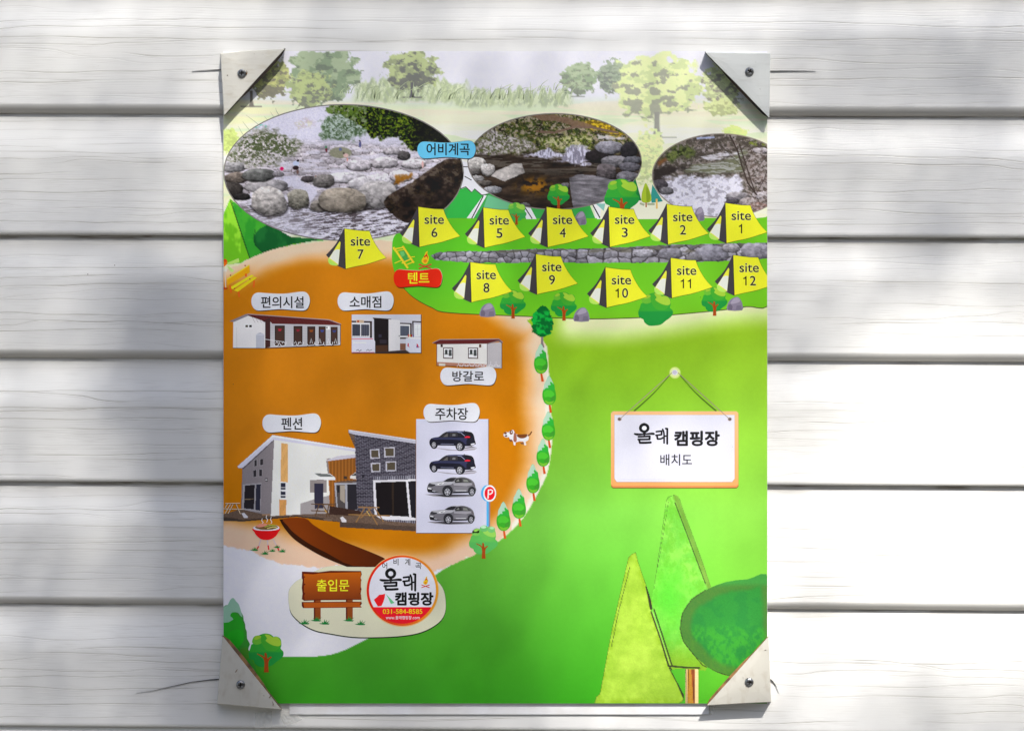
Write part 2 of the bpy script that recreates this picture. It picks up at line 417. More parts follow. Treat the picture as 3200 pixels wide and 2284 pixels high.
def blob(x, y, cx, cy, rx, ry, p=2.0):
    return np.exp(-(((x - cx) / rx) ** 2 + ((y - cy) / ry) ** 2) ** (p / 2))
def sun_through(x, y):
    """how much sun the crown lets through towards point (x, y) of the wall, photograph pixels"""
    # wide gap over the lower right
    edge = np.interp(y, [-600, 800, 950, 1080, 1200, 1350, 1500, 1700, 1900, 2100, 2300, 2900], [4600, 3900, 3300, 2500, 1900, 1680, 1560, 1530, 1590, 1640, 1660, 1700])
    T = (0.60 + 0.27 * blob(x, y, 2980, 1500, 420, 520, 3) + 0.24 * blob(x, y, 2130, 1850, 400, 420, 3)) * sstep(-70, 190, x - edge)
    T *= 1 - 0.55 * blob(x, y, 2900, 2500, 1500, 420, 4) * (y > 1900)
    T *= 1 - 0.22 * blob(x, y, 2100, 1420, 260, 200, 3)
    T *= 1 - 0.5 * blob(x, y, 1760, 1500, 120, 160) - 0.35 * blob(x, y, 1900, 1850, 120, 200)
    T *= 1 - 0.75 * sstep(1330, 1050, y) * sstep(2900, 2300, x)
    T = np.maximum(T, 0.45 * blob(x, y, 2120, 1330, 420, 110, 3))
    T = np.maximum(T, 0.35 * blob(x, y, 1900, 1040, 260, 70))
    # thinner foliage elsewhere
    G = 0.285 + 0 * x
    for cx, cy, rx, ry, a in [(300, 50, 560, 80, .12), (600, 270, 170, 70, .16), (560, 430, 300, 80, .10), (1500, 70, 430, 90, .09), (760, 250, 150, 150, .18), (2330, 260, 170, 180, .16), (1950, 420, 330, 200, .05), (2600, 780, 420, 130, .05), (2900, 950, 500, 130, .14), (350, 1250, 500, 160, .04),
                              (2900, 300, 420, 160, -.06), (1250, 30, 160, 120, -.07), (300, 1650, 600, 260, -.03), (900, 1350, 500, 420, -.03), (1150, 2150, 500, 150, -.04), (1700, 850, 500, 120, -.03), (1950, 1180, 320, 60, -.06), (150, 560, 300, 100, -.03), (1450, 480, 720, 260, -.05), (2750, 120, 420, 160, -.05), (300, 2050, 600, 260, -.08), (1150, 2100, 420, 220, -.06), (350, 1280, 260, 200, .04)]:
        G = G + a * blob(x, y, cx, cy, rx, ry)
    T *= 1 - 0.22 * blob(x, y, 2500, 1750, 170, 800, 3)
    return np.clip(np.maximum(T, G), 0.08, 0.97)
rs = np.random.RandomState(5)
leafA = 0.000145
x0, x1, y0, y1 = -2600, 5600, -3000, 5200
area = (x1 - x0) * (y1 - y0) * K * K * abs(SUN.y)
nc = int(area / leafA * 2.6)
n1 = int(math.sqrt(nc)); gi, gj = np.meshgrid(np.arange(n1), np.arange(n1)); nc = n1 * n1
px = x0 + (gi.ravel() + rs.rand(nc)) / n1 * (x1 - x0); py = y0 + (gj.ravel() + rs.rand(nc)) / n1 * (y1 - y0)
tau = -np.log(np.clip(sun_through(px, py), 0.05, 1)); keepm = np.mod(gi.ravel() * 0.7548776 + gj.ravel() * 0.5698403, 1.0) < tau / 2.6
px, py = px[keepm], py[keepm]
dist = 8.0 + 2.6 * rs.rand(len(px))
cx = (px - 1600) * K + SUN.x * dist; cy = SUN.y * dist; cz = ZC - (py - 1142) * K + SUN.z * dist
C = np.stack([cx, cy, cz], 1)
nl = len(C)
A = rs.randn(nl, 3); A /= np.linalg.norm(A, axis=1)[:, None]
B = np.cross(A, rs.randn(nl, 3)); B /= np.linalg.norm(B, axis=1)[:, None]
L_ = 0.0140; Wd = 0.0103
quad = np.stack([C - A * L_, C + B * Wd - A * L_ * .1, C + A * L_, C - B * Wd - A * L_ * .1], 1)
me = bpy.data.meshes.new("crown"); me.vertices.add(nl * 4); me.vertices.foreach_set("co", quad.astype(np.float32).ravel())
me.loops.add(nl * 4); me.loops.foreach_set("vertex_index", np.arange(nl * 4, dtype=np.int32))
me.polygons.add(nl); me.polygons.foreach_set("loop_start", np.arange(0, nl * 4, 4, dtype=np.int32)); me.polygons.foreach_set("loop_total", np.full(nl, 4, np.int32))
me.update(calc_edges=True); me.materials.append(M_LEAF)
keep(link(bpy.data.objects.new("crown", me)), tree)

# tall foliage screen added out of view to block low sky light
sky_block_hedge = empty("sky_block_hedge", (0, -15, 0)); tag(sky_block_hedge, "tall dark leafy screen added unseen behind the camera to block low sky light", "sky_block_hedge")
rs = np.random.RandomState(8); n = 26000
hx = rs.rand(n) * 60 - 30; hz = 8.0 * rs.rand(n) ** .8; hy = -15 + 1.6 * (rs.rand(n) - .5) + .8 * np.sin(hx * .7) * np.cos(hz)
C = np.stack([hx, hy, hz + .5 * np.sin(hx * 1.3)], 1); A = rs.randn(n, 3); A /= np.linalg.norm(A, axis=1)[:, None]; B = np.cross(A, rs.randn(n, 3)); B /= np.linalg.norm(B, axis=1)[:, None]
q = np.stack([C - A * .22, C + B * .14, C + A * .22, C - B * .14], 1)
me = bpy.data.meshes.new("foliage"); me.vertices.add(n * 4); me.vertices.foreach_set("co", q.astype(np.float32).ravel())
me.loops.add(n * 4); me.loops.foreach_set("vertex_index", np.arange(n * 4, dtype=np.int32)); me.polygons.add(n); me.polygons.foreach_set("loop_start", np.arange(0, n * 4, 4, dtype=np.int32)); me.polygons.foreach_set("loop_total", np.full(n, 4, np.int32))
me.update(calc_edges=True); me.materials.append(M_LEAF); keep(link(bpy.data.objects.new("foliage", me)), sky_block_hedge)
v = []; f = []
for k, x in enumerate(range(-30, 31, 3)): v += [(x, -15.6, 0), (x, -15.6, 6.6 + .6 * math.sin(x)), (x + .3, -16.2, 6.2 + .6 * math.sin(x)), (x + .3, -16.2, 0)]
for k in range(20): f += [(4 * k + e, 4 * k + (e + 1) % 4, 4 * k + 4 + (e + 1) % 4, 4 * k + 4 + e) for e in range(4)]
keep(mesh_obj("screen_core", v, f, M_LEAF), sky_block_hedge)


# ================================================================== the printed map board
def Z(ox, oy, s):
    return lambda x, y: (ox + x * s, oy + y * s)
ZA = Z(650, 120, .43103); ZB = Z(1400, 120, .46134); ZCc = Z(1200, 600, .54921); ZD = Z(680, 700, .31634)
ZE = Z(680, 1240, .38664); ZF = Z(1300, 940, .49251); ZG = Z(680, 1720, .35149); ZH = Z(1780, 1100, .33254)
ZI = Z(1780, 1500, .48276); ZJ = Z(1300, 1260, .24621); ZK = Z(1140, 1730, .14159); ZL = Z(690, 1270, .27680)
ZM = Z(1550, 940, .22158); ZP = Z(0, 0, 1.0); ZO = Z(0, 0, 1.40659)
PX0, PY0, PX1, PY1 = 698.0, 161.0, 2398.0, 2197.0

def print_material():
    m, nt, b = mat_base("print_ink", (0.8, 0.8, 0.8), 0.38, 0, 0.16)
    N, L = nt.nodes, nt.links
    at = N.new("ShaderNodeVertexColor"); at.layer_name = "ink"
    tc = N.new("ShaderNodeTexCoord"); no = N.new("ShaderNodeTexNoise"); no.inputs["Scale"].default_value = 1500; no.inputs["Detail"].default_value = 1
    L.new(tc.outputs["Object"], no.inputs["Vector"])
    mr = N.new("ShaderNodeMapRange"); mr.inputs[3].default_value = 0.90; mr.inputs[4].default_value = 1.10; L.new(no.outputs[0], mr.inputs[0])
    mx = N.new("ShaderNodeVectorMath"); mx.operation = 'SCALE'
    L.new(at.outputs[0], mx.inputs[0]); L.new(mr.outputs[0], mx.inputs["Scale"])
    vo = N.new("ShaderNodeTexVoronoi"); vo.inputs["Scale"].default_value = 55; L.new(tc.outputs["Object"], vo.inputs["Vector"])
    n4 = N.new("ShaderNodeTexNoise"); n4.inputs["Scale"].default_value = 9; L.new(tc.outputs["Object"], n4.inputs["Vector"])
    th = N.new("ShaderNodeMapRange"); th.inputs[1].default_value = 0.52; th.inputs[2].default_value = 0.75; th.inputs[3].default_value = 0; th.inputs[4].default_value = 0.05; L.new(n4.outputs[0], th.inputs[0])
    lt = N.new("ShaderNodeMath"); lt.operation = 'LESS_THAN'; L.new(vo.outputs["Distance"], lt.inputs[0]); L.new(th.outputs[0], lt.inputs[1])
    m4 = N.new("ShaderNodeMix"); m4.data_type = 'RGBA'; m4.inputs[7].default_value = (0.08, 0.05, 0.03, 1); L.new(lt.outputs[0], m4.inputs["Factor"]); L.new(mx.outputs[0], m4.inputs[6])
    dn = N.new("ShaderNodeTexNoise"); dn.inputs["Scale"].default_value = 5; dn.inputs["Detail"].default_value = 5; L.new(tc.outputs["Object"], dn.inputs["Vector"])
    dr = N.new("ShaderNodeMapRange"); dr.inputs[1].default_value = 0.45; dr.inputs[2].default_value = 0.8; dr.inputs[4].default_value = 0.02; L.new(dn.outputs[0], dr.inputs[0])
    m5 = N.new("ShaderNodeMix"); m5.data_type = 'RGBA'; m5.inputs[7].default_value = (0.55, 0.53, 0.50, 1); L.new(dr.outputs[0], m5.inputs["Factor"]); L.new(m4.outputs[2], m5.inputs[6]); L.new(m5.outputs[2], b.inputs["Base Color"])
    rr_ = N.new("ShaderNodeMapRange"); rr_.inputs[3].default_value = 0.30; rr_.inputs[4].default_value = 0.48; L.new(dn.outputs[0], rr_.inputs[0]); L.new(rr_.outputs[0], b.inputs["Roughness"])
    n2 = N.new("ShaderNodeTexNoise"); n2.inputs["Scale"].default_value = 7
    L.new(tc.outputs["Object"], n2.inputs["Vector"]); bump(nt, b, n2.outputs[0], 0.12, 0.005)
    return m
M_INK = print_material()

board = empty("campsite_map", (0, 0.004, ZC - 1055 * K))
tag(board, "printed campsite map board with numbered yellow tents and river photos, screwed to siding", "map board")

# the carrier board, its edge and the white backing sheet that shows below it
def slab(name, x0, y0, x1, y1, d0, d1, mat, parent):
    q = [(x0, y0), (x1, y0), (x1, y1), (x0, y1)]
    v = [W(*p, d0) for p in q] + [W((p[0] - 1600) * CAMD / (CAMD + d1) * (1 + d0 / CAMD) + 1600, (p[1] - 1142) * CAMD / (CAMD + d1) * (1 + d0 / CAMD) + 1142, d1) for p in q]
    f = [(3, 2, 1, 0), (4, 5, 6, 7)] + [(i, (i + 1) % 4, (i + 1) % 4 + 4, i + 4) for i in range(4)]
    o = mesh_obj(name, v, f, mat); keep(o, parent); return o
slab("carrier_board", PX0, PY0, PX1, PY1, 0.0001, 0.0032, M_FOAM, board)
slab("backing_sheet", 905, 400, 2215, 2231, 0.0034, 0.0050, M_FOAM, board)

LAY = 0.00002
def depth(z): return -LAY * z
def clip_right(pts, xm=PX1 - .5, cols=None):
    pts = [tuple(p[:2]) + tuple(cols[i] if cols else ()) for i, p in enumerate(pts)]
    for side in (0, 1):
        out = []
        lim = xm if side == 0 else PX0 + .5
        ins = (lambda p: p[0] <= lim) if side == 0 else (lambda p: p[0] >= lim)
        n = len(pts)
        for i in range(n):
            a, b = pts[i], pts[(i + 1) % n]
            if ins(a): out.append(a)
            if ins(a) != ins(b):
                t = (lim - a[0]) / (b[0] - a[0]); out.append((lim,) + tuple(a[k] + (b[k] - a[k]) * t for k in range(1, len(a))))
        pts = out
        if len(pts) < 3: return []
    return pts
def smooth(pts, m=6, closed=True):
    n = len(pts); out = []
    rng = range(n) if closed else range(n - 1)
    for i in rng:
        g_ = (lambda k: pts[k % n]) if closed else (lambda k: pts[max(0, min(n - 1, k))])
        p0, p1, p2, p3 = g_(i - 1), g_(i), g_(i + 1), g_(i + 2)
        for j in range(m):
            t = j / m
            out.append(tuple(0.5 * ((2 * p1[k]) + (-p0[k] + p2[k]) * t + (2 * p0[k] - 5 * p1[k] + 4 * p2[k] - p3[k]) * t * t + (-p0[k] + 3 * p1[k] - 3 * p2[k] + p3[k]) * t ** 3) for k in (0, 1)))
    if not closed: out.append(pts[-1])
    return out
def ell(cx, cy, rx, ry=None, n=28, a0=0.0):
    ry = ry or rx
    return [(cx + rx * math.cos(2 * math.pi * i / n + a0), cy + ry * math.sin(2 * math.pi * i / n + a0)) for i in range(n)]

class Pic:
    """one printed picture: flat coloured shapes laid over each other, one mesh"""
    def __init__(s, tf, z): s.tf = tf; s.z = z; s.v = []; s.f = []; s.c = []; s.k = 0.0
    def poly(s, pts, col, sm=0):
        if sm: pts = smooth(pts, sm)
        P = clip_right([s.tf(*p) for p in pts], cols=[ink(col(*p)) for p in pts] if callable(col) else None)
        if len(P) < 3: return s
        d = depth(s.z + s.k); s.k += 0.12; b = len(s.v)
        if callable(col): cc = [p[2:] for p in P]
        else: cc = [ink(col)] * len(P)
        s.v += [W(p[0], p[1], d) for p in P]; s.c += cc
        tris = geometry.tessellate_polygon([[Vector((p[0], p[1], 0)) for p in P]])
        for t in tris:
            a, b_, c_ = [P[i] for i in t]
            cr = (b_[0] - a[0]) * (c_[1] - a[1]) - (b_[1] - a[1]) * (c_[0] - a[0])
            s.f.append(tuple(b + i for i in (t if cr > 0 else t[::-1])))
        return s
    def line(s, pts, w, col, sm=0, w1=None):
        if sm: pts = smooth(pts, sm, False)
        n = len(pts); L = []; R = []
        for i, p in enumerate(pts):
            a = pts[max(0, i - 1)]; b = pts[min(n - 1, i + 1)]; dx, dy = b[0] - a[0], b[1] - a[1]; l = math.hypot(dx, dy) or 1
            ww = (w if w1 is None else w + (w1 - w) * i / (n - 1)) / 2
            L.append((p[0] - dy / l * ww, p[1] + dx / l * ww)); R.append((p[0] + dy / l * ww, p[1] - dx / l * ww))
        d = s.k
        for i in range(n - 1): s.k = d; s.poly([L[i], L[i + 1], R[i + 1], R[i]], col)
        return s
    def stroke(s, pts, w, col, sm=0):
        s.line(pts, w, col, sm); d = s.k
        q = smooth(pts, sm, False) if sm else pts
        s.k = d
        for p in (q if not sm else [q[0], q[-1]]): s.k += 0.02; s.poly(ell(p[0], p[1], w / 2, n=14), col)
        return s
    def outline(s, pts, w, col, sm=0):
        if sm: pts = smooth(pts, sm)
        return s.line(pts + [pts[0], pts[1]], w, col)
    def build(s, name, parent=board, label=None):
        me = bpy.data.meshes.new(name); me.from_pydata(s.v, [], s.f); me.update()
        a = me.color_attributes.new("ink", 'FLOAT_COLOR', 'POINT')
        a.data.foreach_set("color", np.array([(*c, 1) for c in s.c], np.float32).ravel())
        me.materials.append(M_INK)
        o = link(bpy.data.objects.new(name, me)); keep(o, parent)
        if label: o["label"] = label
        return o
def under(o, parent):
    o.parent = parent; o.matrix_parent_inverse = parent.matrix_world.inverted() if False else parent.matrix_parent_inverse.inverted() if False else o.matrix_parent_inverse
    return o
def move_under(o, part):
    """make o a sub-part of part; part and o both hold world-space meshes"""
    o.parent = part; o.matrix_parent_inverse.identity(); return o

# lettering
def font(name, fallback=None):
    import os
    for f in (name, fallback):
        if not f: continue
        try:
            d = bpy.utils.system_resource('DATAFILES', path='fonts'); p = os.path.join(d, f)
            if os.path.exists(p): return bpy.data.fonts.load(p)
        except Exception: pass
    return None
F_LAT = None; F_KOR = font("Noto Sans CJK Regular.woff2")
_glyph = {}
def glyph_mesh(s, f, offset):
    key = (s, f.name if f else '', offset)
    if key in _glyph: return _glyph[key]
    cu = bpy.data.curves.new("tmp", 'FONT'); cu.body = s; cu.offset = offset; cu.resolution_u = 5
    if f: cu.font = f
    o = bpy.data.objects.new("tmp", cu); COL.objects.link(o)
    dg = bpy.context.evaluated_depsgraph_get(); dg.update()
    me = bpy.data.meshes.new_from_object(o.evaluated_get(dg))
    V = np.array([v.co[:2] for v in me.vertices]); F_ = [tuple(p.vertices) for p in me.polygons]
    bpy.data.objects.remove(o); bpy.data.curves.remove(cu); bpy.data.meshes.remove(me)
    _glyph[key] = (V, F_); return V, F_
def text(s, tf, box, col, z, parent=board, f=None, bold=0.0, name="lettering", halo=None, shear=0.0, label=None):
    """lettering fitted to box = (x0, y0, x1, y1) in the coordinates of tf"""
    f = f or F_LAT
    vs = []; fs = []; cs = []
    V0, F0 = glyph_mesh(s, f, 0)
    lo = V0.min(0); hi = V0.max(0)
    fh = (hi[1] - lo[1]); sx = (box[2] - box[0]) / (hi[0] - lo[0]); sy = (box[3] - box[1]) / fh
    bold *= fh; bx, by = bold * sy, bold * sy                                   # keep the outer size while thickening
    x0_, x1_, y0_, y1_ = box[0] + bx, box[2] - bx, box[1] + by, box[3] - by
    def lay(rad, c_, dz, n):
        nonlocal vs, fs, cs
        offs = [(0, 0)] + [(rad * math.cos(2 * math.pi * i / n), rad * math.sin(2 * math.pi * i / n)) for i in range(n)] if rad > 0 else [(0, 0)]
        for k, (ox, oy) in enumerate(offs):
            u = (V0[:, 0] - lo[0]) / (hi[0] - lo[0]); w = (hi[1] - V0[:, 1]) / (hi[1] - lo[1])
            x = x0_ + u * (x1_ - x0_) - shear * (w - .5) * (y1_ - y0_) + ox; y = y0_ + w * (y1_ - y0_) + oy
            b = len(vs)
            for a, c2 in zip(x, y):
                X, Y = tf(a, c2); vs.append(W(min(X, PX1 - .5), Y, depth(z + dz + k * .03))); cs.append(ink(c_))
            fs += [tuple(b + i for i in q) for q in F0]
    if halo: lay((bold + .035 * fh) * sy, halo, -0.5, 8)
    lay(bold * sy, col, 0, 8)
    me = bpy.data.meshes.new(name); me.from_pydata(vs, [], fs); me.update()
    a = me.color_attributes.new("ink", 'FLOAT_COLOR', 'POINT'); a.data.foreach_set("color", np.array([(*c, 1) for c in cs], np.float32).ravel())
    me.materials.append(M_INK)
    o = link(bpy.data.objects.new(name, me))
    if parent is board: keep(o, board)
    else: move_under(o, parent)
    if label: o["label"] = label
    return o

# painting helpers for the photographic pictures: img is (ny, nx, 3) in display values
def mixc(img, col, m):
    m = np.clip(m, 0, 1)[..., None]; return img * (1 - m) + np.asarray(col, float) * m
def inpoly(X, Y, pts):
    ins = np.zeros(X.shape, bool); n = len(pts)
    for i in range(n):
        x1, y1 = pts[i]; x2, y2 = pts[(i + 1) % n]
        if y1 == y2: continue
        c = ((y1 > Y) != (y2 > Y)) & (X < (x2 - x1) * (Y - y1) / (y2 - y1) + x1); ins ^= c
    return ins
def segdist(X, Y, pts, closed=True):
    D = np.full(X.shape, 1e9); n = len(pts)
    for i in range(n if closed else n - 1):
        x1, y1 = pts[i]; x2, y2 = pts[(i + 1) % n]; dx, dy = x2 - x1, y2 - y1; L2 = dx * dx + dy * dy + 1e-9
        t = np.clip(((X - x1) * dx + (Y - y1) * dy) / L2, 0, 1); D = np.minimum(D, np.hypot(X - x1 - t * dx, Y - y1 - t * dy))
    return D
def sdf(X, Y, pts): return np.where(inpoly(X, Y, pts), 1, -1) * segdist(X, Y, pts)
def voro(X, Y, cx, cy, seed):
    if ('v', seed) not in _tab: _tab[('v', seed)] = np.random.RandomState(seed).rand(64, 64, 3)
    T = _tab[('v', seed)]; gx = np.floor(X / cx).astype(int); gy = np.floor(Y / cy).astype(int)
    f1 = np.full(X.shape, 9.0); f2 = f1.copy(); idv = f1 * 0; dyv = f1 * 0
    for a in (-1, 0, 1):
        for b in (-1, 0, 1):
            t = T[(gy + b) & 63, (gx + a) & 63]
            dx = X / cx - (gx + a + 0.15 + .7 * t[..., 0]); dy = Y / cy - (gy + b + 0.15 + .7 * t[..., 1]); d = np.hypot(dx, dy)
            n1 = d < f1; f2 = np.where(n1, f1, np.minimum(f2, d)); idv = np.where(n1, t[..., 2], idv); dyv = np.where(n1, dy, dyv); f1 = np.where(n1, d, f1)
    return f1, f2, idv, dyv
def rock(img, X, Y, cx, cy, rx, ry, col, seed, rot=0.0, con=1.0, sq=2.3):
    c, s = math.cos(rot), math.sin(rot); u = (X - cx) * c + (Y - cy) * s; v = -(X - cx) * s + (Y - cy) * c
    n = fbm(X, Y, rx * .8, rx * .8, 3, seed) - .5
    r = (np.abs(u / rx) ** sq + np.abs(v / ry) ** sq) ** (1 / sq) + n * 0.28
    m = sstep(1.0, 0.94, r)
    tx = fbm(X, Y, rx * .22, rx * .16, 4, seed + 3); vv = v / ry
    k = 1 + con * (0.26 * (-vv) - 0.22 * sstep(.55, 1.0, r) * (vv > -.3) + 0.42 * (tx - .5) - 0.1 * u / rx)
    k += -0.35 * con * sstep(0.05, 0.0, np.abs(fbm(X, Y, rx * .9, rx * .4, 3, seed + 9) - .5)) * .5
    sh = sstep(1.16, .98, r) * (vv > 0.25)
    img = mixc(img, (38, 34, 33), sh * 0.75 * (1 - m))
    m_ = m[..., None]; return img * (1 - m_) + np.asarray(col, float) * np.clip(k, .25, 1.35)[..., None] * m_
def foliage(img, X, Y, mask, cols, sc, seed, dens=0.5):
    for i, c in enumerate(cols):
        n = fbm(X, Y, sc * (1 - .12 * i), sc * .8 * (1 - .12 * i), 4, seed + 7 * i)
        img = mixc(img, c, mask * sstep(.5 - .12, .5 + .12, n + (dens - .5) * .5 - .03 * i))
    return img
def tone(img, X, Y, seed, k=1.16, piv=150, top=212):
    g = 1 + .09 * (fbm(X, Y, 7, 6, 2, seed) - .5) + .05 * (vnoise(X / 3, Y / 3, seed + 5) - .5)
    return np.minimum(np.clip((img * .92 * g[..., None] - piv) * k + piv, 14, None), np.array((top - 2, top - 3, top + 10.0)))
def picture(name, tf_inv, x0, y0, x1, y1, step, fn, z, maskfn=None, parent=board, label=None):
    """fn(X, Y) -> display colours, in the coordinates tf_inv maps to"""
    x0, x1 = max(x0, PX0 + .4), min(x1, PX1 - .4)
    nx = int((x1 - x0) / step) + 2; ny = int((y1 - y0) / step) + 2
    xs = np.linspace(x0, x1, nx); ys = np.linspace(y0, y1, ny); X, Y = np.meshgrid(xs, ys)
    ox, oy, s = tf_inv; U = (X - ox) / s; V = (Y - oy) / s
    img = fn(U, V)
    d = depth(z); P = np.stack([(X - 1600) * (CAMD + d) / CAMD * K, np.full(X.shape, d), ZC - (Y - 1142) * (CAMD + d) / CAMD * K], -1)
    mask = None
    if maskfn is not None:
        Uc = (U[:-1, :-1] + U[1:, 1:]) / 2; Vc = (V[:-1, :-1] + V[1:, 1:]) / 2; mask = maskfn(Uc, Vc)
    me = grid_mesh(name, P, cols=ink_np(img), mask=mask, mat=M_INK, smooth=False)
    o = link(bpy.data.objects.new(name, me))
    if parent is board: keep(o, board)
    else: move_under(o, parent)
    if label: o["label"] = label
    return o
TA = (650, 120, .43103); TB = (1400, 120, .46134); TC = (1200, 600, .54921); TE = (680, 1240, .38664); TI = (1780, 1500, .48276); TD = (680, 700, .31634); TM = (1550, 940, .22158)

# ------------------------------------------------------------------ background print
D2 = 1.40659
def dpts(l): return [(x * D2, y * D2) for x, y in l]
ORANGE = dpts(smooth([(450, 625), (500, 603), (560, 572), (620, 551), (700, 538), (800, 533), (900, 545), (1000, 600), (1150, 690), (1216, 705), (1212, 770), (1219, 830), (1221, 900), (1226, 960), (1217, 1040), (1196, 1090), (1160, 1150), (1108, 1200), (1040, 1238), (960, 1270), (880, 1268), (780, 1256), (700, 1260), (620, 1249), (560, 1225), (497, 1212), (450, 1205)], 4))
FIELD = dpts(smooth([(1212, 690), (1215, 770), (1222, 900), (1226, 960), (1217, 1040), (1196, 1090), (1160, 1150), (1108, 1200), (1040, 1238), (985, 1264), (930, 1310), (870, 1385), (800, 1426), (750, 1449), (705, 1457), (640, 1457), (560, 1457), (480, 1457), (470, 1700), (1800, 1700), (1800, 650)], 3))
def wtree(img, X, Y, cx, cy, rx, ry, light, mid, dark, seed, trunk=None, low=0.15, haze=1.0):
    n = fbm(X, Y, rx * .24, rx * .2, 5, seed) - .5
    r = np.hypot((X - cx) / rx, (Y - cy) / ry) + n * .55
    m = sstep(1.0, .92, r) * haze * .93; img = mixc(img, light, m)
    p = fbm(X, Y, rx * .22, rx * .15, 5, seed + 20) + low * (Y - cy) / ry
    img = mixc(img, mid, m * sstep(.47, .55, p) * .9)
    q = fbm(X, Y, rx * .20, rx * .13, 5, seed + 40) + .24 * (Y - cy) / ry - .14 * np.hypot((X - cx) / rx, 0)
    img = mixc(img, dark, m * sstep(.51, .59, q) * .85)
    if trunk:
        tx, y0, y1, w = trunk; t = np.clip((Y - y0) / (y1 - y0), 0, 1)
        img = mixc(img, dark, sstep(1, .6, np.abs(X - tx) / (w * (1 + 1.2 * t ** 6))) * (Y > y0) * (Y < y1))
        img = mixc(img, dark, .8 * sstep(3.2, 1.5, np.abs(Y - y1)) * (np.abs(X - tx) < w * 6))
    return img
def paint_background(X, Y):
    sk = np.array((203, 202, 214.0)); img = np.broadcast_to(sk, X.shape + (3,)).copy()
    # washed-out meadow
    yy = sstep(285, 345, Y + 10 * (fbm(X, Y, 200, 60, 3, 1) - .5))
    img = mixc(img, (192, 205, 163), yy * .9)
    img = mixc(img, (216, 219, 182), sstep(.50, .62, fbm(X, Y, 420, 28, 4, 5)) * sstep(320, 360, Y) * .8)
    img = mixc(img, (214, 200, 178), sstep(.58, .66, fbm(X, Y, 380, 16, 3, 9)) * sstep(300, 330, Y) * sstep(420, 380, Y) * .6)
    img = mixc(img, (228, 230, 214), sstep(.52, .6, fbm(X, Y, 300, 34, 4, 15)) * sstep(370, 430, Y) * .7)
    img = mixc(img, (222, 226, 175), sstep(380, 520, Y) * sstep(1900, 2100, X) * .5)
    img = mixc(img, (215, 214, 160), sstep(.5, .62, fbm(X, Y, 240, 22, 4, 35)) * sstep(310, 330, Y) * sstep(950, 800, X) * .6)
    # tufts of tall grass along the horizon
    for (a, b, yb, hh, sd) in [(1090, 1480, 318, 62, 3), (1395, 1800, 332, 50, 4)]:
        band = sstep(a, a + 40, X) * sstep(b, b - 40, X) * sstep(yb - hh - 8, yb - hh + 10, Y + 16 * (vnoise(X / 9, Y / 60, 77 + sd) - .5) * 2) * sstep(yb + 8, yb - 6, Y + 10 * (vnoise(X / 14, Y * 0, 78) - .5))
        img = mixc(img, (190, 200, 160), band * .9)
        img = mixc(img, (140, 152, 122), band * sstep(.5, .62, fbm(X + Y * .3, Y, 6, 26, 3, 60 + sd)) * .75)
        img = mixc(img, (165, 178, 130), band * sstep(.52, .6, fbm(X - Y * .4, Y, 7, 34, 3, 64 + sd)) * .6)
    A = lambda x, y: (650 + x * .43103, 120 + y * .43103)
    B = lambda x, y: (1400 + x * .46134, 120 + y * .46134)
    def t(fr, s, cx, cy, rx, ry, l, m, d, seed, trunk=None, **k):
        nonlocal img
        x, y = fr(cx, cy); tr = None
        if trunk: a = fr(trunk[0], trunk[1]); b = fr(trunk[0], trunk[2]); tr = (a[0], a[1], b[1], trunk[3] * s)
        img = wtree(img, X, Y, x, y, rx * s, ry * s, l, m, d, seed, tr, **k)
    t(A, .431, 840, 270, 270, 200, (146, 162, 124), (116, 134, 104), (98, 108, 92), 100, low=.1)
    t(A, .431, 455, 290, 150, 150, (172, 176, 104), (138, 144, 96), (102, 98, 90), 120, (315, 380, 497, 13))
    t(A, .431, 740, 372, 172, 135, (170, 182, 120), (142, 154, 108), (102, 104, 96), 140)
    t(A, .431, 1465, 230, 212, 142, (164, 176, 116), (130, 138, 104), (88, 88, 88), 160, (1478, 320, 430, 13))
    t(B, .461, 885, 272, 132, 112, (152, 166, 130), (128, 146, 114), (112, 118, 104), 180, (878, 350, 396, 8))
    t(B, .461, 1120, 262, 100, 112, (140, 152, 126), (120, 132, 112), (108, 112, 106), 200)
    t(B, .461, 1410, 330, 300, 232, (202, 212, 146), (178, 190, 134), (130, 130, 120), 223, (1415, 500, 672, 22))
    t(B, .461, 1860, 330, 140, 150, (190, 200, 140), (160, 168, 124), (120, 116, 110), 240)
    t(B, .461, 1850, 470, 120, 60, (196, 204, 140), (178, 188, 128), (150, 156, 110), 250)
    t(B, .461, 1360, 800, 110, 190, (206, 220, 148), (190, 204, 140), (168, 176, 130), 260)
    t(B, .461, 1940, 640, 90, 50, (198, 218, 120), (190, 210, 120), (180, 196, 120), 270)
    t(A, .431, 140, 740, 90, 90, (190, 208, 110), (180, 196, 104), (160, 176, 90), 280)
    img = mixc(img, (206, 204, 212), .10 * sstep(620, 420, Y))
    # green lawn on the right and at the bottom
    s = sdf(X, Y, FIELD); gm = sstep(-1.5, 1.5, s + 5 * (fbm(X, Y, 26, 26, 3, 300) - .5) * (Y > 1500) * (Y < 1790))
    v = np.clip((Y - 1000) / 1200, 0, 1)[..., None]
    top = np.array((134, 176, 26.0)); midc = np.array((100, 166, 58.0)); bot = np.array((46, 132, 22.0))
    gcol = np.where(v < .5, top + (midc - top) * v * 2, midc + (bot - midc) * (v - .5) * 2)
    gcol = gcol + (np.array((150, 190, 60.0)) - gcol) * (sstep(1900, 2400, X) * .25)[..., None]
    gm_ = gm[..., None]; img = img * (1 - gm_) + gcol * gm_
    curve = 1008 - 60 * sstep(1900, 2400, X)                         # pale glow under the camping lawn
    gl = sstep(curve + 95, curve + 5, Y) * gm * sstep(1700, 1790, X) * (Y > 900)
    img = mixc(img, (214, 224, 176), gl * .88)
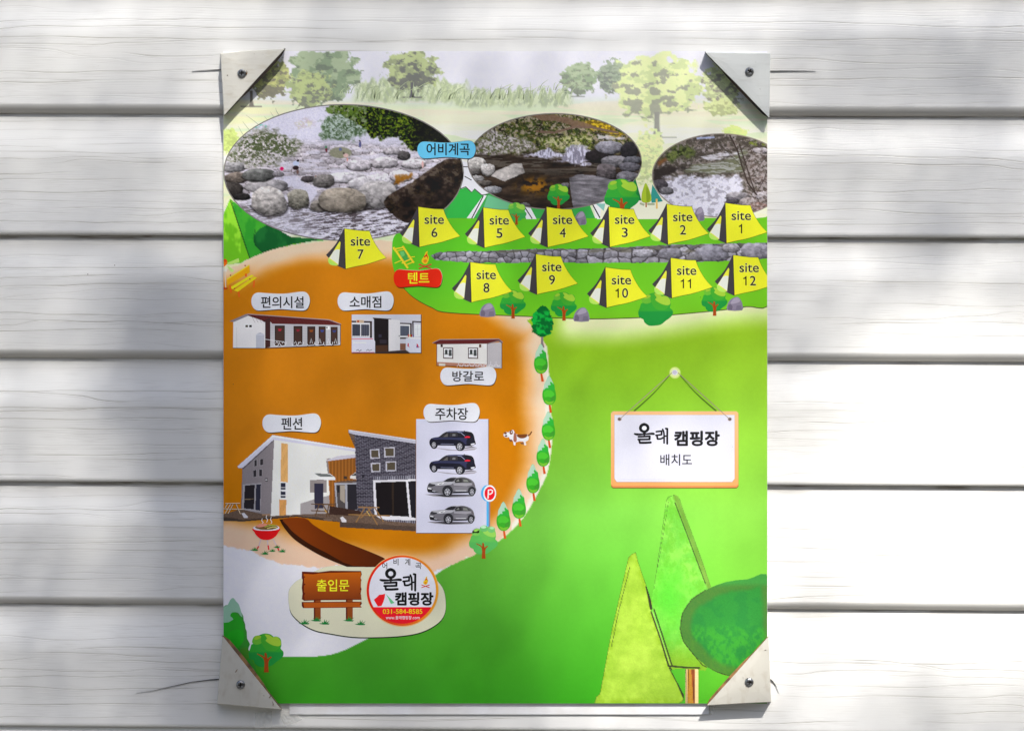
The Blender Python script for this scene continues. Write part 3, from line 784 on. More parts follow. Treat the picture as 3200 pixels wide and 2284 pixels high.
    # white yard at lower left
    wy = (Y > 1690) & (s < 0) & (X < 1420); img = mixc(img, (204, 203, 212), wy * 1.0)
    # orange earth with an airbrushed rim
    so = sdf(X, Y, ORANGE); rag = 9 * (fbm(X, Y, 14, 14, 3, 310) - .5)
    om = sstep(-1.5, 1.5, so + rag * ((Y < 850) | (X < 1500)))
    lo_ = sstep(1150, 820, X) * sstep(1580, 1680, Y)
    w = 88 + 40 * sstep(1500, 1700, X) + 40 * lo_
    pe = np.array((222, 186, 158.0)); orr = np.array((186, 112, 4.0))
    k = sstep(18, w, so + 14 * (fbm(X, Y, 120, 60, 3, 320) - .5) - 30 * lo_)
    k = np.maximum(k, sstep(0, 60, so) * sstep(1600, 1540, Y) * sstep(860, 700, X))
    oc = pe + (orr - pe) * k[..., None]
    oc = oc * (1 - .07 * sstep(1400, 1900, Y))[..., None]
    om_ = (om * (s < 1.5))[..., None]; img = img * (1 - om_) + oc * om_
    # rim of sand-white where the earth meets the lawn
    rim = sstep(16, 2, np.abs(so - 4) + rag * .8) * (Y > 1080) * (X > 1600)
    img = mixc(img, (224, 212, 200), rim * .8 * (s < 3))
    # watercolour wood at upper left, below the river picture
    U = (X - 650) / .43103; V = (Y - 120) / .43103
    wd = inpoly(U, V, [(100, 1300), (160, 1165), (260, 1240), (600, 1440), (900, 1462), (760, 1470), (600, 1500), (400, 1560), (310, 1625), (100, 1640)]) & (so < 0)
    wt = fbm(X, Y, 30, 60, 4, 330)
    img = mixc(img, (100, 175, 30), wd * 1.0)
    img = mixc(img, (140, 205, 50), wd * sstep(.45, .7, wt) * (U < 240))
    dk = inpoly(U, V, [(170, 1170), (260, 1235), (900, 1462), (620, 1490), (400, 1560), (330, 1605), (300, 1595), (225, 1380)]) & wd
    img = mixc(img, (45, 140, 40), dk * 1.0); img = mixc(img, (70, 165, 45), dk * sstep(.4, .7, wt) * .7)
    bush = (np.hypot((U - 560) / 230, (V - 1460) / 130) < 1) & dk
    img = mixc(img, (16, 82, 36), bush * 1.0); img = mixc(img, (30, 105, 45), bush * sstep(.4, .7, wt) * .7)
    img = mixc(img, (24, 60, 26), (sstep(5, 2, segdist(U, V, [(165, 1180), (232, 1385), (305, 1600), (345, 1600)], False)) + sstep(4, 1.5, segdist(U, V, [(345, 1380), (330, 1450), (350, 1510), (400, 1555)], False)) * .7) * wd)
    sl_ = (Y < 1250) & (X < 800) & (so < 0) & (Y > 850) & ~wd
    img = mixc(img, (130, 195, 60), sl_ * 1.0)
    img *= (1 + 0.015 * (fbm(X, Y, 9, 9, 2, 340) - .5))[..., None]
    return img
picture("printed_background", (0, 0, 1.0), PX0, PY0, PX1, PY1, 2.9, paint_background, 0.5)

# ------------------------------------------------------------------ the three river photographs
def river_a(X, Y):
    img = np.broadcast_to(np.array((202, 200, 216.0)), X.shape + (3,)).copy()
    # boulder field of the bed
    bed = sstep(720, 800, Y + 40 * (fbm(X, Y, 160, 60, 3, 400) - .5))
    wx = X + 30 * (fbm(X, Y, 60, 60, 3, 401) - .5); wy = Y + 14 * (fbm(X, Y, 40, 30, 3, 402) - .5)
    near = sstep(760, 1150, Y)
    f1, f2, idv, dyv = voro(wx, wy, 62, 26, 40)
    g1, g2, id2, dy2 = voro(wx + 31, wy, 110, 48, 41)
    e = np.where(near > .45, g2 - g1, f2 - f1); iv = np.where(near > .45, id2, idv); dv = np.where(near > .45, dy2, dyv)
    rk = np.array((190, 183, 190.0)) * (0.82 + .26 * iv - .22 * np.clip(dv, -.3, .8))[..., None] * (0.9 + .22 * fbm(X, Y, 14, 10, 3, 44))[..., None]
    rk = mixc(rk, (88, 80, 78), sstep(.11, .03, e) * .75 * (dv > -.15))
    rk = mixc(rk, (208, 205, 218), sstep(.55, .68, fbm(X, Y, 190, 26, 3, 45)) * .7)
    img = img * (1 - bed[..., None]) + rk * bed[..., None]
    # pale hillside, left bank of scrub
    left = sstep(0, 60, sdf(X, Y, [(60, 900), (130, 820), (260, 680), (420, 640), (640, 700), (720, 760), (640, 860), (520, 930), (380, 960), (200, 930)]) + 50 * (fbm(X, Y, 50, 30, 3, 410) - .5))
    img = mixc(img, (170, 166, 168), left * .9); img = foliage(img, X, Y, left, [(132, 134, 112), (92, 96, 74), (200, 194, 198)], 17, 411, .52)
    img = foliage(img, X, Y, left * sstep(900, 800, Y), [(86, 96, 66)], 16, 414, .40)
    img = mixc(img, (70, 64, 60), left * sstep(3.0, 1.0, segdist(X, Y, [(200, 745), (330, 700), (470, 660), (620, 700)], False)))
    mist = sstep(0, 50, sdf(X, Y, [(590, 600), (700, 550), (800, 600), (800, 660), (640, 680)]) + 30 * (fbm(X, Y, 30, 30, 3, 415) - .5))
    img = foliage(img, X, Y, mist * .7, [(182, 168, 176), (200, 198, 178)], 30, 416, .6)
    img = mixc(img, (70, 190, 160), .6 * sstep(12, 3, segdist(X, Y, [(340, 645), (385, 632), (420, 640)], False)) * sstep(.45, .5, fbm(X, Y, 14, 8, 2, 417)))
    # grey-green trees in the middle
    mt = sstep(0, 46, sdf(X, Y, [(770, 720), (830, 560), (930, 510), (1080, 520), (1200, 640), (1130, 740), (1000, 760), (860, 750)]) + 60 * (fbm(X, Y, 44, 40, 4, 420) - .5))
    img = mixc(img, (146, 158, 150), mt * .85); img = foliage(img, X, Y, mt, [(110, 126, 104), (172, 184, 176), (84, 104, 74)], 17, 421, .5)
    # dark tree at right
    rt = sstep(0, 26, sdf(X, Y, [(820, 490), (980, 470), (1300, 470), (1900, 640), (1900, 820), (1700, 800), (1620, 760), (1520, 820), (1440, 815), (1370, 740), (1180, 730), (1110, 640), (1000, 570), (880, 560)]) + 60 * (fbm(X, Y, 50, 44, 4, 430) - .5))
    img = mixc(img, (52, 68, 26), rt); img = foliage(img, X, Y, rt, [(86, 112, 34), (118, 136, 48), (28, 34, 16), (20, 22, 14)], 19, 431, .46)
    img = mixc(img, (30, 28, 26), rt * sstep(1440, 1560, X) * .75)
    img = foliage(img, X, Y, rt * (X < 1150) * .8, [(150, 160, 130), (100, 124, 60)], 22, 436, .48)
    img = mixc(img, (140, 140, 118), sstep(1, .8, np.hypot((X - 960) / 90, (Y - 830) / 45)) * .9)
    # the stream
    st = sstep(0, 12, sdf(X, Y, [(540, 1000), (640, 985), (700, 1040), (790, 1070), (800, 1130), (740, 1200), (700, 1120), (600, 1080), (560, 1100)]))
    img = mixc(img, (206, 203, 218), st * .9)
    # pool in front
    wt = sstep(1175, 1235, Y + 26 * (fbm(X, Y, 120, 40, 3, 440) - .5))
    wc = np.broadcast_to(np.array((190, 187, 198.0)), img.shape).copy()
    wc = mixc(wc, (112, 104, 104), sstep(.5, .68, fbm(X, Y, 90, 26, 4, 441)) * sstep(1420, 1240, Y) * .8)
    rip = fbm(X, Y + .12 * X, 48, 6.5, 3, 442)
    wc = mixc(wc, (84, 76, 80), sstep(.54, .62, rip) * (0.35 + .65 * sstep(600, 950, X)) * .85)
    wc = mixc(wc, (216, 214, 228), sstep(.42, .34, rip) * .7)
    img = img * (1 - wt[..., None]) + wc * wt[..., None]
    R = [(1010, 1010, 150, 42, (188, 184, 190), 1), (1200, 1060, 175, 62, (176, 172, 176), 2), (430, 1070, 150, 46, (158, 154, 156), 3), (190, 935, 84, 36, (138, 136, 138), 4), (200, 1010, 90, 40, (110, 102, 96), 5),
         (365, 990, 118, 50, (112, 112, 110), 6), (725, 1020, 52, 26, (92, 86, 88), 7), (840, 1035, 74, 50, (118, 114, 112), 8), (185, 1100, 78, 60, (68, 64, 62), 9), (250, 1150, 60, 26, (52, 50, 50), 10), (510, 985, 40, 20, (130, 126, 130), 11),
         (1290, 1030, 90, 36, (198, 193, 200), 12), (1400, 1000, 80, 40, (200, 194, 200), 13), (1100, 920, 90, 40, (186, 180, 186), 14), (1290, 900, 100, 44, (192, 186, 190), 15), (1500, 910, 90, 36, (200, 194, 198), 16), (1330, 820, 60, 28, (170, 164, 168), 17),
         (1420, 850, 46, 34, (92, 88, 88), 18), (1220, 1135, 150, 104, (160, 156, 156), 19), (445, 1185, 138, 106, (172, 167, 164), 20), (655, 1172, 78, 74, (136, 132, 122), 21), (850, 1215, 112, 52, (132, 126, 120), 22), (975, 1175, 178, 92, (142, 134, 124), 23), (1640, 1000, 60, 28, (130, 110, 70), 24)]
    for (cx, cy, rx, ry, c, sd) in R: img = rock(img, X, Y, cx, cy, rx, ry, c, 450 + sd)
    img = mixc(img, (150, 96, 20), sstep(0, 26, sdf(X, Y, [(1340, 990), (1480, 975), (1500, 1020), (1400, 1060), (1330, 1090), (1350, 1020)]) + 24 * (fbm(X, Y, 22, 22, 3, 447) - .5)) * .8)
    dr = sdf(X, Y, smooth([(1275, 1190), (1330, 1120), (1480, 1040), (1600, 950), (1720, 880), (1800, 870), (1900, 900), (1900, 1250), (1640, 1330), (1440, 1340), (1330, 1270)], 5)) + 10 * (fbm(X, Y, 34, 34, 3, 490) - .5)
    m = sstep(0, 5, dr); tx = fbm(X, Y, 40, 30, 5, 491)
    dc = np.array((50, 42, 38.0)) * (0.55 + .95 * tx)[..., None] * (1 + .5 * sstep(60, 0, dr) * (Y < 1150))[..., None]
    dc = mixc(dc, (130, 122, 108), sstep(.60, .72, tx) * sstep(1200, 1050, Y + .3 * (X - 1500)) * .4)
    dc = mixc(dc, (84, 72, 52), sstep(.56, .7, fbm(X, Y, 14, 10, 3, 495)) * .45 * sstep(.4, .6, fbm(X, Y, 90, 70, 2, 496)))
    img = img * (1 - m[..., None]) + dc * m[..., None]
    # bathers, a few pixels each
    def dab(cx, cy, rx, ry, c):
        nonlocal img
        img = mixc(img, c, sstep(1.1, .8, np.hypot((X - cx) / rx, (Y - cy) / ry)))
    dab(535, 946, 15, 14, (214, 40, 110)); dab(638, 908, 24, 20, (188, 196, 226)); dab(652, 888, 11, 9, (40, 32, 44)); dab(636, 940, 24, 17, (62, 48, 50)); dab(650, 970, 10, 16, (120, 96, 90))
    dab(1103, 770, 9, 26, (96, 98, 140)); dab(1100, 745, 6, 7, (60, 50, 50)); dab(1000, 850, 20, 16, (206, 178, 172)); dab(1010, 880, 7, 14, (206, 150, 140)); dab(960, 806, 12, 12, (110, 116, 150)); dab(858, 808, 9, 18, (120, 60, 70)); dab(856, 790, 8, 10, (80, 140, 100)); dab(1557, 915, 8, 28, (206, 170, 165)); dab(780, 1000, 6, 6, (150, 120, 110))
    dab(985, 835, 7, 7, (60, 48, 46))
    return tone(img, X, Y, 71)
EA = (983, 974, 868, 492)
picture("river_photo", TA, 698, 320, 1460, 760, 2.0, river_a, 3, lambda u, v: np.hypot((u - EA[0]) / EA[2], (v - EA[1]) / EA[3]) < 1, label="large oval photograph of a boulder-strewn river with bathers")
p = Pic(ZA, 3.6); p.outline([(EA[0] + EA[2] * math.cos(a / 60 * 2 * math.pi), EA[1] + EA[3] * math.sin(a / 60 * 2 * math.pi)) for a in range(60)], 8, (112, 108, 104)); p.build("photo_rim")

def river_b(X, Y):
    img = np.broadcast_to(np.array((60, 52, 46.0)), X.shape + (3,)).copy()
    up = sstep(800, 760, Y + 60 * (fbm(X, Y, 90, 50, 3, 500) - .5))
    img = mixc(img, (92, 86, 56), up); img = foliage(img, X, Y, up, [(120, 122, 62), (42, 42, 28), (150, 140, 122), (64, 76, 34)], 22, 501, .5)
    pb = sstep(0, 34, sdf(X, Y, [(120, 860), (180, 700), (300, 610), (380, 640), (600, 690), (610, 760), (430, 790), (300, 810)]) + 40 * (fbm(X, Y, 40, 30, 3, 510) - .5))
    img = mixc(img, (168, 162, 158), pb * .9); img = foliage(img, X, Y, pb, [(110, 104, 98), (190, 184, 184), (96, 100, 64)], 18, 511, .42)
    yl = sstep(0, 30, sdf(X, Y, [(880, 560), (980, 540), (1100, 570), (1210, 650), (1180, 680), (1020, 640), (900, 610)]) + 40 * (fbm(X, Y, 30, 24, 3, 520) - .5))
    img = mixc(img, (176, 146, 30), yl * .9); img = foliage(img, X, Y, yl, [(206, 178, 50), (110, 92, 24)], 18, 521, .45)
    tr = sstep(0, 8, sdf(X, Y, smooth([(560, 520), (700, 512), (900, 560), (1000, 600), (880, 610), (760, 570), (640, 560)], 4)) + 12 * (fbm(X, Y, 30, 14, 3, 525) - .5))
    img = mixc(img, (122, 100, 84), tr * .9)
    for pts, w, c in [([(600, 632), (720, 640), (860, 600), (980, 606), (1150, 640)], 9, (118, 98, 86)), ([(300, 560), (320, 640), (318, 720)], 4, (52, 44, 40)), ([(370, 560), (385, 640), (400, 680)], 4, (52, 44, 40)), ([(640, 560), (620, 630)], 4, (70, 60, 50)), ([(990, 640), (1190, 660)], 4, (88, 76, 60))]:
        img = mixc(img, c, sstep(w, w * .6, segdist(X, Y, pts, False) + 3 * (fbm(X, Y, 12, 12, 2, 526) - .5)))
    img = foliage(img, X, Y, sstep(0, 40, sdf(X, Y, [(560, 660), (900, 640), (1000, 660), (980, 750), (800, 780), (640, 740)]) + 30 * (fbm(X, Y, 30, 30, 3, 530) - .5)), [(124, 138, 58), (72, 80, 40), (180, 176, 140)], 20, 531, .5)
    img = mixc(img, (206, 200, 206), sstep(0, 12, sdf(X, Y, [(1010, 650), (1200, 665), (1200, 690), (1010, 690)]) + 16 * (fbm(X, Y, 20, 10, 3, 532) - .5)) * .8)
    # pool
    pl = sstep(780, 800, Y + 12 * (fbm(X, Y, 60, 30, 3, 540) - .5)) * 1.0
    wc = np.array((62, 52, 44.0)) * (.62 + .75 * fbm(X, Y + .1 * X, 90, 20, 4, 541))[..., None]
    wc = mixc(wc, (118, 112, 104), sstep(.56, .66, fbm(X, Y, 120, 12, 3, 542)) * sstep(980, 860, Y) * .6)
    wc = mixc(wc, (158, 112, 14), blob(X, Y, 590, 1000, 90, 46) * sstep(.35, .6, fbm(X, Y, 40, 24, 3, 543)) * 1.3)
    img = img * (1 - pl[..., None]) + wc * pl[..., None]
    fo = sstep(0, 22, sdf(X, Y, [(470, 795), (600, 755), (690, 740), (780, 770), (800, 740), (930, 720), (975, 760), (985, 830), (960, 860), (860, 872), (760, 830), (640, 820)]) + 44 * (fbm(X, Y, 40, 22, 4, 550) - .5))
    img = mixc(img, (200, 198, 214), fo); img = mixc(img, (120, 116, 130), fo * sstep(.52, .66, fbm(X, Y, 12, 34, 3, 551)) * .8)
    fo2 = sstep(0, 10, sdf(X, Y, [(1150, 810), (1225, 740), (1215, 800), (1180, 830)]) + 10 * (fbm(X, Y, 12, 12, 3, 553) - .5)); img = mixc(img, (190, 190, 212), fo2)
    R = [(200, 850, 70, 44, (182, 178, 174), 1), (270, 890, 48, 44, (176, 172, 170), 2), (200, 950, 46, 22, (150, 148, 148), 3), (180, 905, 44, 20, (100, 96, 94), 4), (300, 1028, 62, 25, (140, 140, 144), 5), (250, 980, 50, 18, (96, 90, 86), 6),
         (1030, 800, 90, 46, (44, 40, 42), 7), (1085, 740, 92, 44, (136, 134, 142), 8), (1230, 760, 60, 60, (50, 48, 52), 9), (1130, 835, 96, 40, (118, 116, 120), 10), (1250, 825, 62, 26, (92, 92, 98), 11), (1235, 875, 80, 32, (92, 90, 96), 12), (1070, 905, 76, 52, (98, 92, 94), 13), (1215, 940, 82, 40, (108, 106, 112), 14), (795, 1000, 30, 24, (104, 100, 104), 15), (520, 1135, 44, 22, (90, 88, 90), 16), (100, 1000, 60, 40, (110, 106, 104), 17)]
    for (cx, cy, rx, ry, c, sd) in R: img = rock(img, X, Y, cx, cy, rx, ry, c, 560 + sd)
    wr = sdf(X, Y, [(288, 935), (330, 895), (440, 850), (500, 845), (526, 912), (440, 945), (385, 972)]) + 5 * (fbm(X, Y, 16, 16, 3, 580) - .5); m = sstep(0, 4, wr)[..., None]
    img = img * (1 - m) + np.array((190, 184, 180.0)) * (.8 + .3 * fbm(X, Y, 24, 18, 4, 581) - .22 * sstep(420, 520, X) * (Y > 870 + (X - 420) * .1))[..., None] * m
    fr = sdf(X, Y, [(818, 945), (880, 922), (980, 925), (1100, 955), (1240, 960), (1200, 1010), (1130, 1060), (1060, 1110), (960, 1140), (850, 1160), (835, 1080)]) + 5 * (fbm(X, Y, 30, 30, 3, 585) - .5); m = sstep(0, 4, fr)[..., None]
    img = img * (1 - m) + np.array((120, 117, 122.0)) * (.72 + .5 * fbm(X - Y * .5, Y, 70, 14, 4, 586) + .12 * sstep(960, 930, Y))[..., None] * m
    return tone(img, X, Y, 72)
EB = (722, 835, 588, 324)
picture("river_photo", TB, 1450, 352, 2010, 660, 2.0, river_b, 3, lambda u, v: np.hypot((u - EB[0]) / EB[2], (v - EB[1]) / EB[3]) < 1, label="middle oval photograph of a small waterfall running into a dark pool")
p = Pic(ZB, 3.6); p.outline([(EB[0] + EB[2] * math.cos(a / 60 * 2 * math.pi), EB[1] + EB[3] * math.sin(a / 60 * 2 * math.pi)) for a in range(60)], 7, (112, 106, 100)); p.build("photo_rim")

def river_c(X, Y):
    img = np.broadcast_to(np.array((128, 118, 112.0)), X.shape + (3,)).copy()
    al = np.ones(X.shape)
    img = foliage(img, X, Y, al, [(150, 142, 140), (98, 92, 84), (84, 78, 72)], 24, 600, .5)
    gl = sstep(0, 40, sdf(X, Y, [(1400, 860), (1500, 720), (1620, 700), (1700, 760), (1650, 830), (1500, 860)]) + 50 * (fbm(X, Y, 40, 40, 3, 610) - .5))
    img = foliage(img, X, Y, gl, [(84, 92, 58), (50, 58, 34), (110, 120, 70)], 26, 611, .56)
    img = mixc(img, (128, 78, 52), sstep(0, 30, sdf(X, Y, [(1400, 830), (1480, 790), (1500, 830), (1420, 890)])) * .8)
    img = foliage(img, X, Y, sstep(0, 30, sdf(X, Y, [(2000, 690), (2163, 680), (2163, 740), (2040, 740)])), [(128, 140, 62)], 26, 615, .6)
    img = mixc(img, (176, 188, 226), sstep(9, 3, segdist(X, Y, [(1690, 678), (1800, 672)], False)) * .8)
    dk = sstep(0, 30, sdf(X, Y, [(1380, 1000), (1380, 880), (1460, 850), (1620, 850), (1660, 880), (1520, 930), (1440, 1000)]) + 30 * (fbm(X, Y, 40, 30, 3, 620) - .5))
    img = mixc(img, (56, 50, 48), dk * .9)
    wt = sstep(0, 24, sdf(X, Y, [(1560, 910), (1640, 850), (1860, 820), (2000, 740), (2060, 760), (2000, 830), (2020, 920), (1800, 930)]) + 24 * (fbm(X, Y, 60, 20, 3, 625) - .5))
    img = mixc(img, (116, 118, 96), wt * .9); img = mixc(img, (176, 176, 176), wt * sstep(.52, .62, fbm(X, Y, 60, 9, 3, 626)) * .7)
    img = mixc(img, (206, 204, 212), sstep(0, 16, sdf(X, Y, [(1700, 800), (1960, 760), (2040, 745), (1960, 800), (1760, 830)]) + 24 * (fbm(X, Y, 40, 12, 3, 627) - .5)) * .85)
    fo = sstep(0, 26, sdf(X, Y, [(1450, 950), (1560, 930), (1700, 925), (1990, 925), (2020, 1000), (1960, 1080), (1900, 1120), (2100, 1180), (2163, 1230), (1600, 1250), (1480, 1100), (1400, 1060)]) + 50 * (fbm(X, Y, 50, 30, 4, 630) - .5))
    img = mixc(img, (208, 206, 218), fo); img = mixc(img, (150, 146, 156), fo * sstep(.54, .68, fbm(X, Y, 26, 20, 4, 631)) * .7)
    R = [(1430, 1000, 56, 44, (78, 74, 78), 1), (1480, 1035, 50, 26, (110, 108, 112), 2), (1960, 1070, 80, 30, (140, 136, 140), 3), (1930, 1100, 50, 22, (90, 86, 92), 4), (2040, 1110, 70, 34, (150, 142, 142), 5), (2120, 1060, 60, 26, (176, 170, 174), 6), (2100, 1170, 90, 60, (128, 104, 98), 7), (2130, 960, 50, 30, (120, 110, 106), 8), (2120, 760, 60, 20, (176, 170, 176), 9)]
    for (cx, cy, rx, ry, c, sd) in R: img = rock(img, X, Y, cx, cy, rx, ry, c, 640 + sd)
    sc = sstep(1990, 2060, X) * (Y > 740) * (Y < 1220); img = foliage(img, X, Y, sc * .7, [(96, 84, 78), (178, 170, 170)], 16, 660, .42)
    for pts, w in [([(2090, 1060), (2030, 980), (1990, 860), (1960, 760), (1910, 660)], 11), ([(2080, 1040), (2050, 960), (2010, 830), (1975, 720)], 9), ([(1990, 870), (1900, 780), (1840, 720)], 3), ([(2010, 860), (2060, 760), (2090, 680)], 3), ([(2040, 960), (2110, 860), (2160, 800)], 4), ([(1985, 830), (1950, 700)], 3), ([(2090, 1050), (2140, 960), (2160, 900)], 5), ([(1500, 800), (1680, 740), (1840, 700)], 2.5), ([(1470, 900), (1600, 850), (1760, 760)], 2), ([(1960, 760), (1850, 740), (1700, 700)], 2.5)]:
        img = mixc(img, (72, 62, 58), sstep(w * .62, w * .3, segdist(X, Y, pts, False)))
    return tone(img, X, Y, 73)
EC = (1850, 930, 466, 282)
picture("river_photo", TB, 2035, 415, 2398, 690, 2.0, river_c, 3, lambda u, v: np.hypot((u - EC[0]) / EC[2], (v - EC[1]) / EC[3]) < 1, label="right-hand oval photograph of white rapids under bare branches, cut off by the edge")
p = Pic(ZB, 3.6); p.line([(EC[0] + EC[2] * math.cos(a / 60 * 2 * math.pi), EC[1] + EC[3] * math.sin(a / 60 * 2 * math.pi)) for a in range(8, 54)], 7, (132, 124, 112)); p.build("photo_rim")

# ------------------------------------------------------------------ mountains, camping lawn, stone wall
p = Pic(ZB, 1.2)
p.poly([(60, 1000), (130, 880), (230, 960), (330, 1050), (700, 1160), (960, 1130), (1000, 1225), (-400, 1225), (-200, 1100)], (52, 150, 66))
p.poly([(-20, 1225), (60, 1020), (160, 1030), (240, 1070), (130, 1225)], (44, 162, 62), 0)
p.poly([(215, 1225), (270, 1062), (400, 1110), (500, 1160), (480, 1225)], (96, 168, 124))
p.poly([(100, 830), (140, 850), (160, 940), (276, 1050), (230, 1062), (180, 1020), (160, 1045), (120, 1010), (90, 1022), (80, 960)], (204, 204, 216))
p.line([(85, 1020), (120, 1006), (160, 1044), (180, 1020), (228, 1062), (276, 1056)], 6, (26, 24, 26))
p.line([(112, 935), (160, 962)], 6, (26, 24, 26)); p.line([(100, 870), (135, 872)], 6, (26, 24, 26))
p.poly([(122, 1225), (240, 1062), (262, 1066), (170, 1225)], (206, 206, 216)); p.line([(240, 1066), (160, 1222)], 7, (26, 24, 26))
p.poly([(500, 1140), (560, 1150), (600, 1225), (530, 1225)], (206, 206, 216)); p.line([(520, 1145), (570, 1222)], 7, (26, 24, 26))
p.poly([(970, 1110), (1040, 1100), (1100, 1180), (1060, 1225), (1010, 1225)], (214, 220, 226)); p.line([(975, 1118), (1030, 1218)], 8, (26, 24, 26))
p.poly([(1040, 1130), (1160, 1130), (1500, 1110), (1560, 1150), (1560, 1225), (1030, 1225)], (214, 214, 186))
p.poly([(1000, 1120), (1055, 1170), (1065, 1120)], (120, 170, 160))
p.build("printed_mountain", label="green mountain range with white snow caps between the river photographs")
lawn = [(60, 250), (46, 340), (50, 420), (80, 500), (125, 560), (180, 607), (270, 655), (370, 685), (800, 705), (1170, 720), (1500, 710), (1650, 696), (1900, 672), (2060, 650), (2200, 614), (2200, 158), (2120, 150), (1500, 149), (700, 152), (330, 152), (150, 185)]
LP = smooth(lawn, 5)
p = Pic(ZCc, 2.0)
edge = smooth(lawn[:15], 6, False)
p.poly([(x + 1, y + 5) for x, y in LP], (58, 48, 24))
def lawncol(x, y):
    t = min(1, max(0, (y - 150) / 560)); u = min(1, max(0, x / 2100)); return (96 + 10 * t - 46 * max(0, .25 - u) * 2, 172 + 6 * t, 30)
p.poly(LP, lawncol)
p.build("printed_lawn", label="bright green camping lawn with a dark rim around the numbered tents")
def wallpaint(X, Y):
    sc = np.clip(.65 + X / 3200, .6, 1.4)
    f1, f2, idv, dyv = voro(X + 12 * (fbm(X, Y, 30, 30, 3, 700) - .5), Y + 8 * (fbm(X, Y, 24, 24, 3, 701) - .5), 78, 46, 70)
    g1, g2, id2, dy2 = voro(X, Y, 46, 34, 71)
    far = X < 1050
    e = np.where(far, g2 - g1, f2 - f1); iv = np.where(far, id2, idv); dv = np.where(far, dy2, dyv)
    img = np.array((132, 130, 138.0)) * (.72 + .42 * iv - .42 * np.clip(dv, -.4, .8) + .4 * (fbm(X, Y, 14, 10, 4, 702) - .5))[..., None]
    img = mixc(img, (46, 42, 44), sstep(.16, .03, e) * .85)
    img = mixc(img, (92, 88, 76), sstep(.5, .66, fbm(X, Y, 60, 14, 3, 703)) * (Y < 345) * .7)
    for cx, cy, rx, ry, c, sd in [(1870, 352, 92, 48, (122, 120, 130), 1), (2120, 335, 90, 44, (130, 126, 136), 2), (1630, 350, 76, 34, (118, 116, 124), 3), (1975, 320, 50, 26, (140, 136, 142), 4), (1760, 375, 50, 24, (98, 96, 102), 5), (1480, 350, 56, 26, (150, 148, 156), 6)]:
        img = rock(img, X, Y, cx, cy, rx, ry, c, 710 + sd)
    return img
WP = [(266, 362), (300, 344), (400, 336), (560, 338), (860, 325), (1200, 322), (1560, 304), (1740, 300), (2000, 292), (2200, 290), (2200, 380), (1900, 396), (1560, 402), (1100, 404), (500, 403), (290, 386)]
picture("printed_stone_wall", TC, 1340, 752, 2398, 826, 1.8, wallpaint, 2.6, lambda u, v: inpoly(u + 0, v + 5 * (vnoise(u / 20, v / 20, 5) - .5), WP), label="grey stone wall running between the two rows of tents")

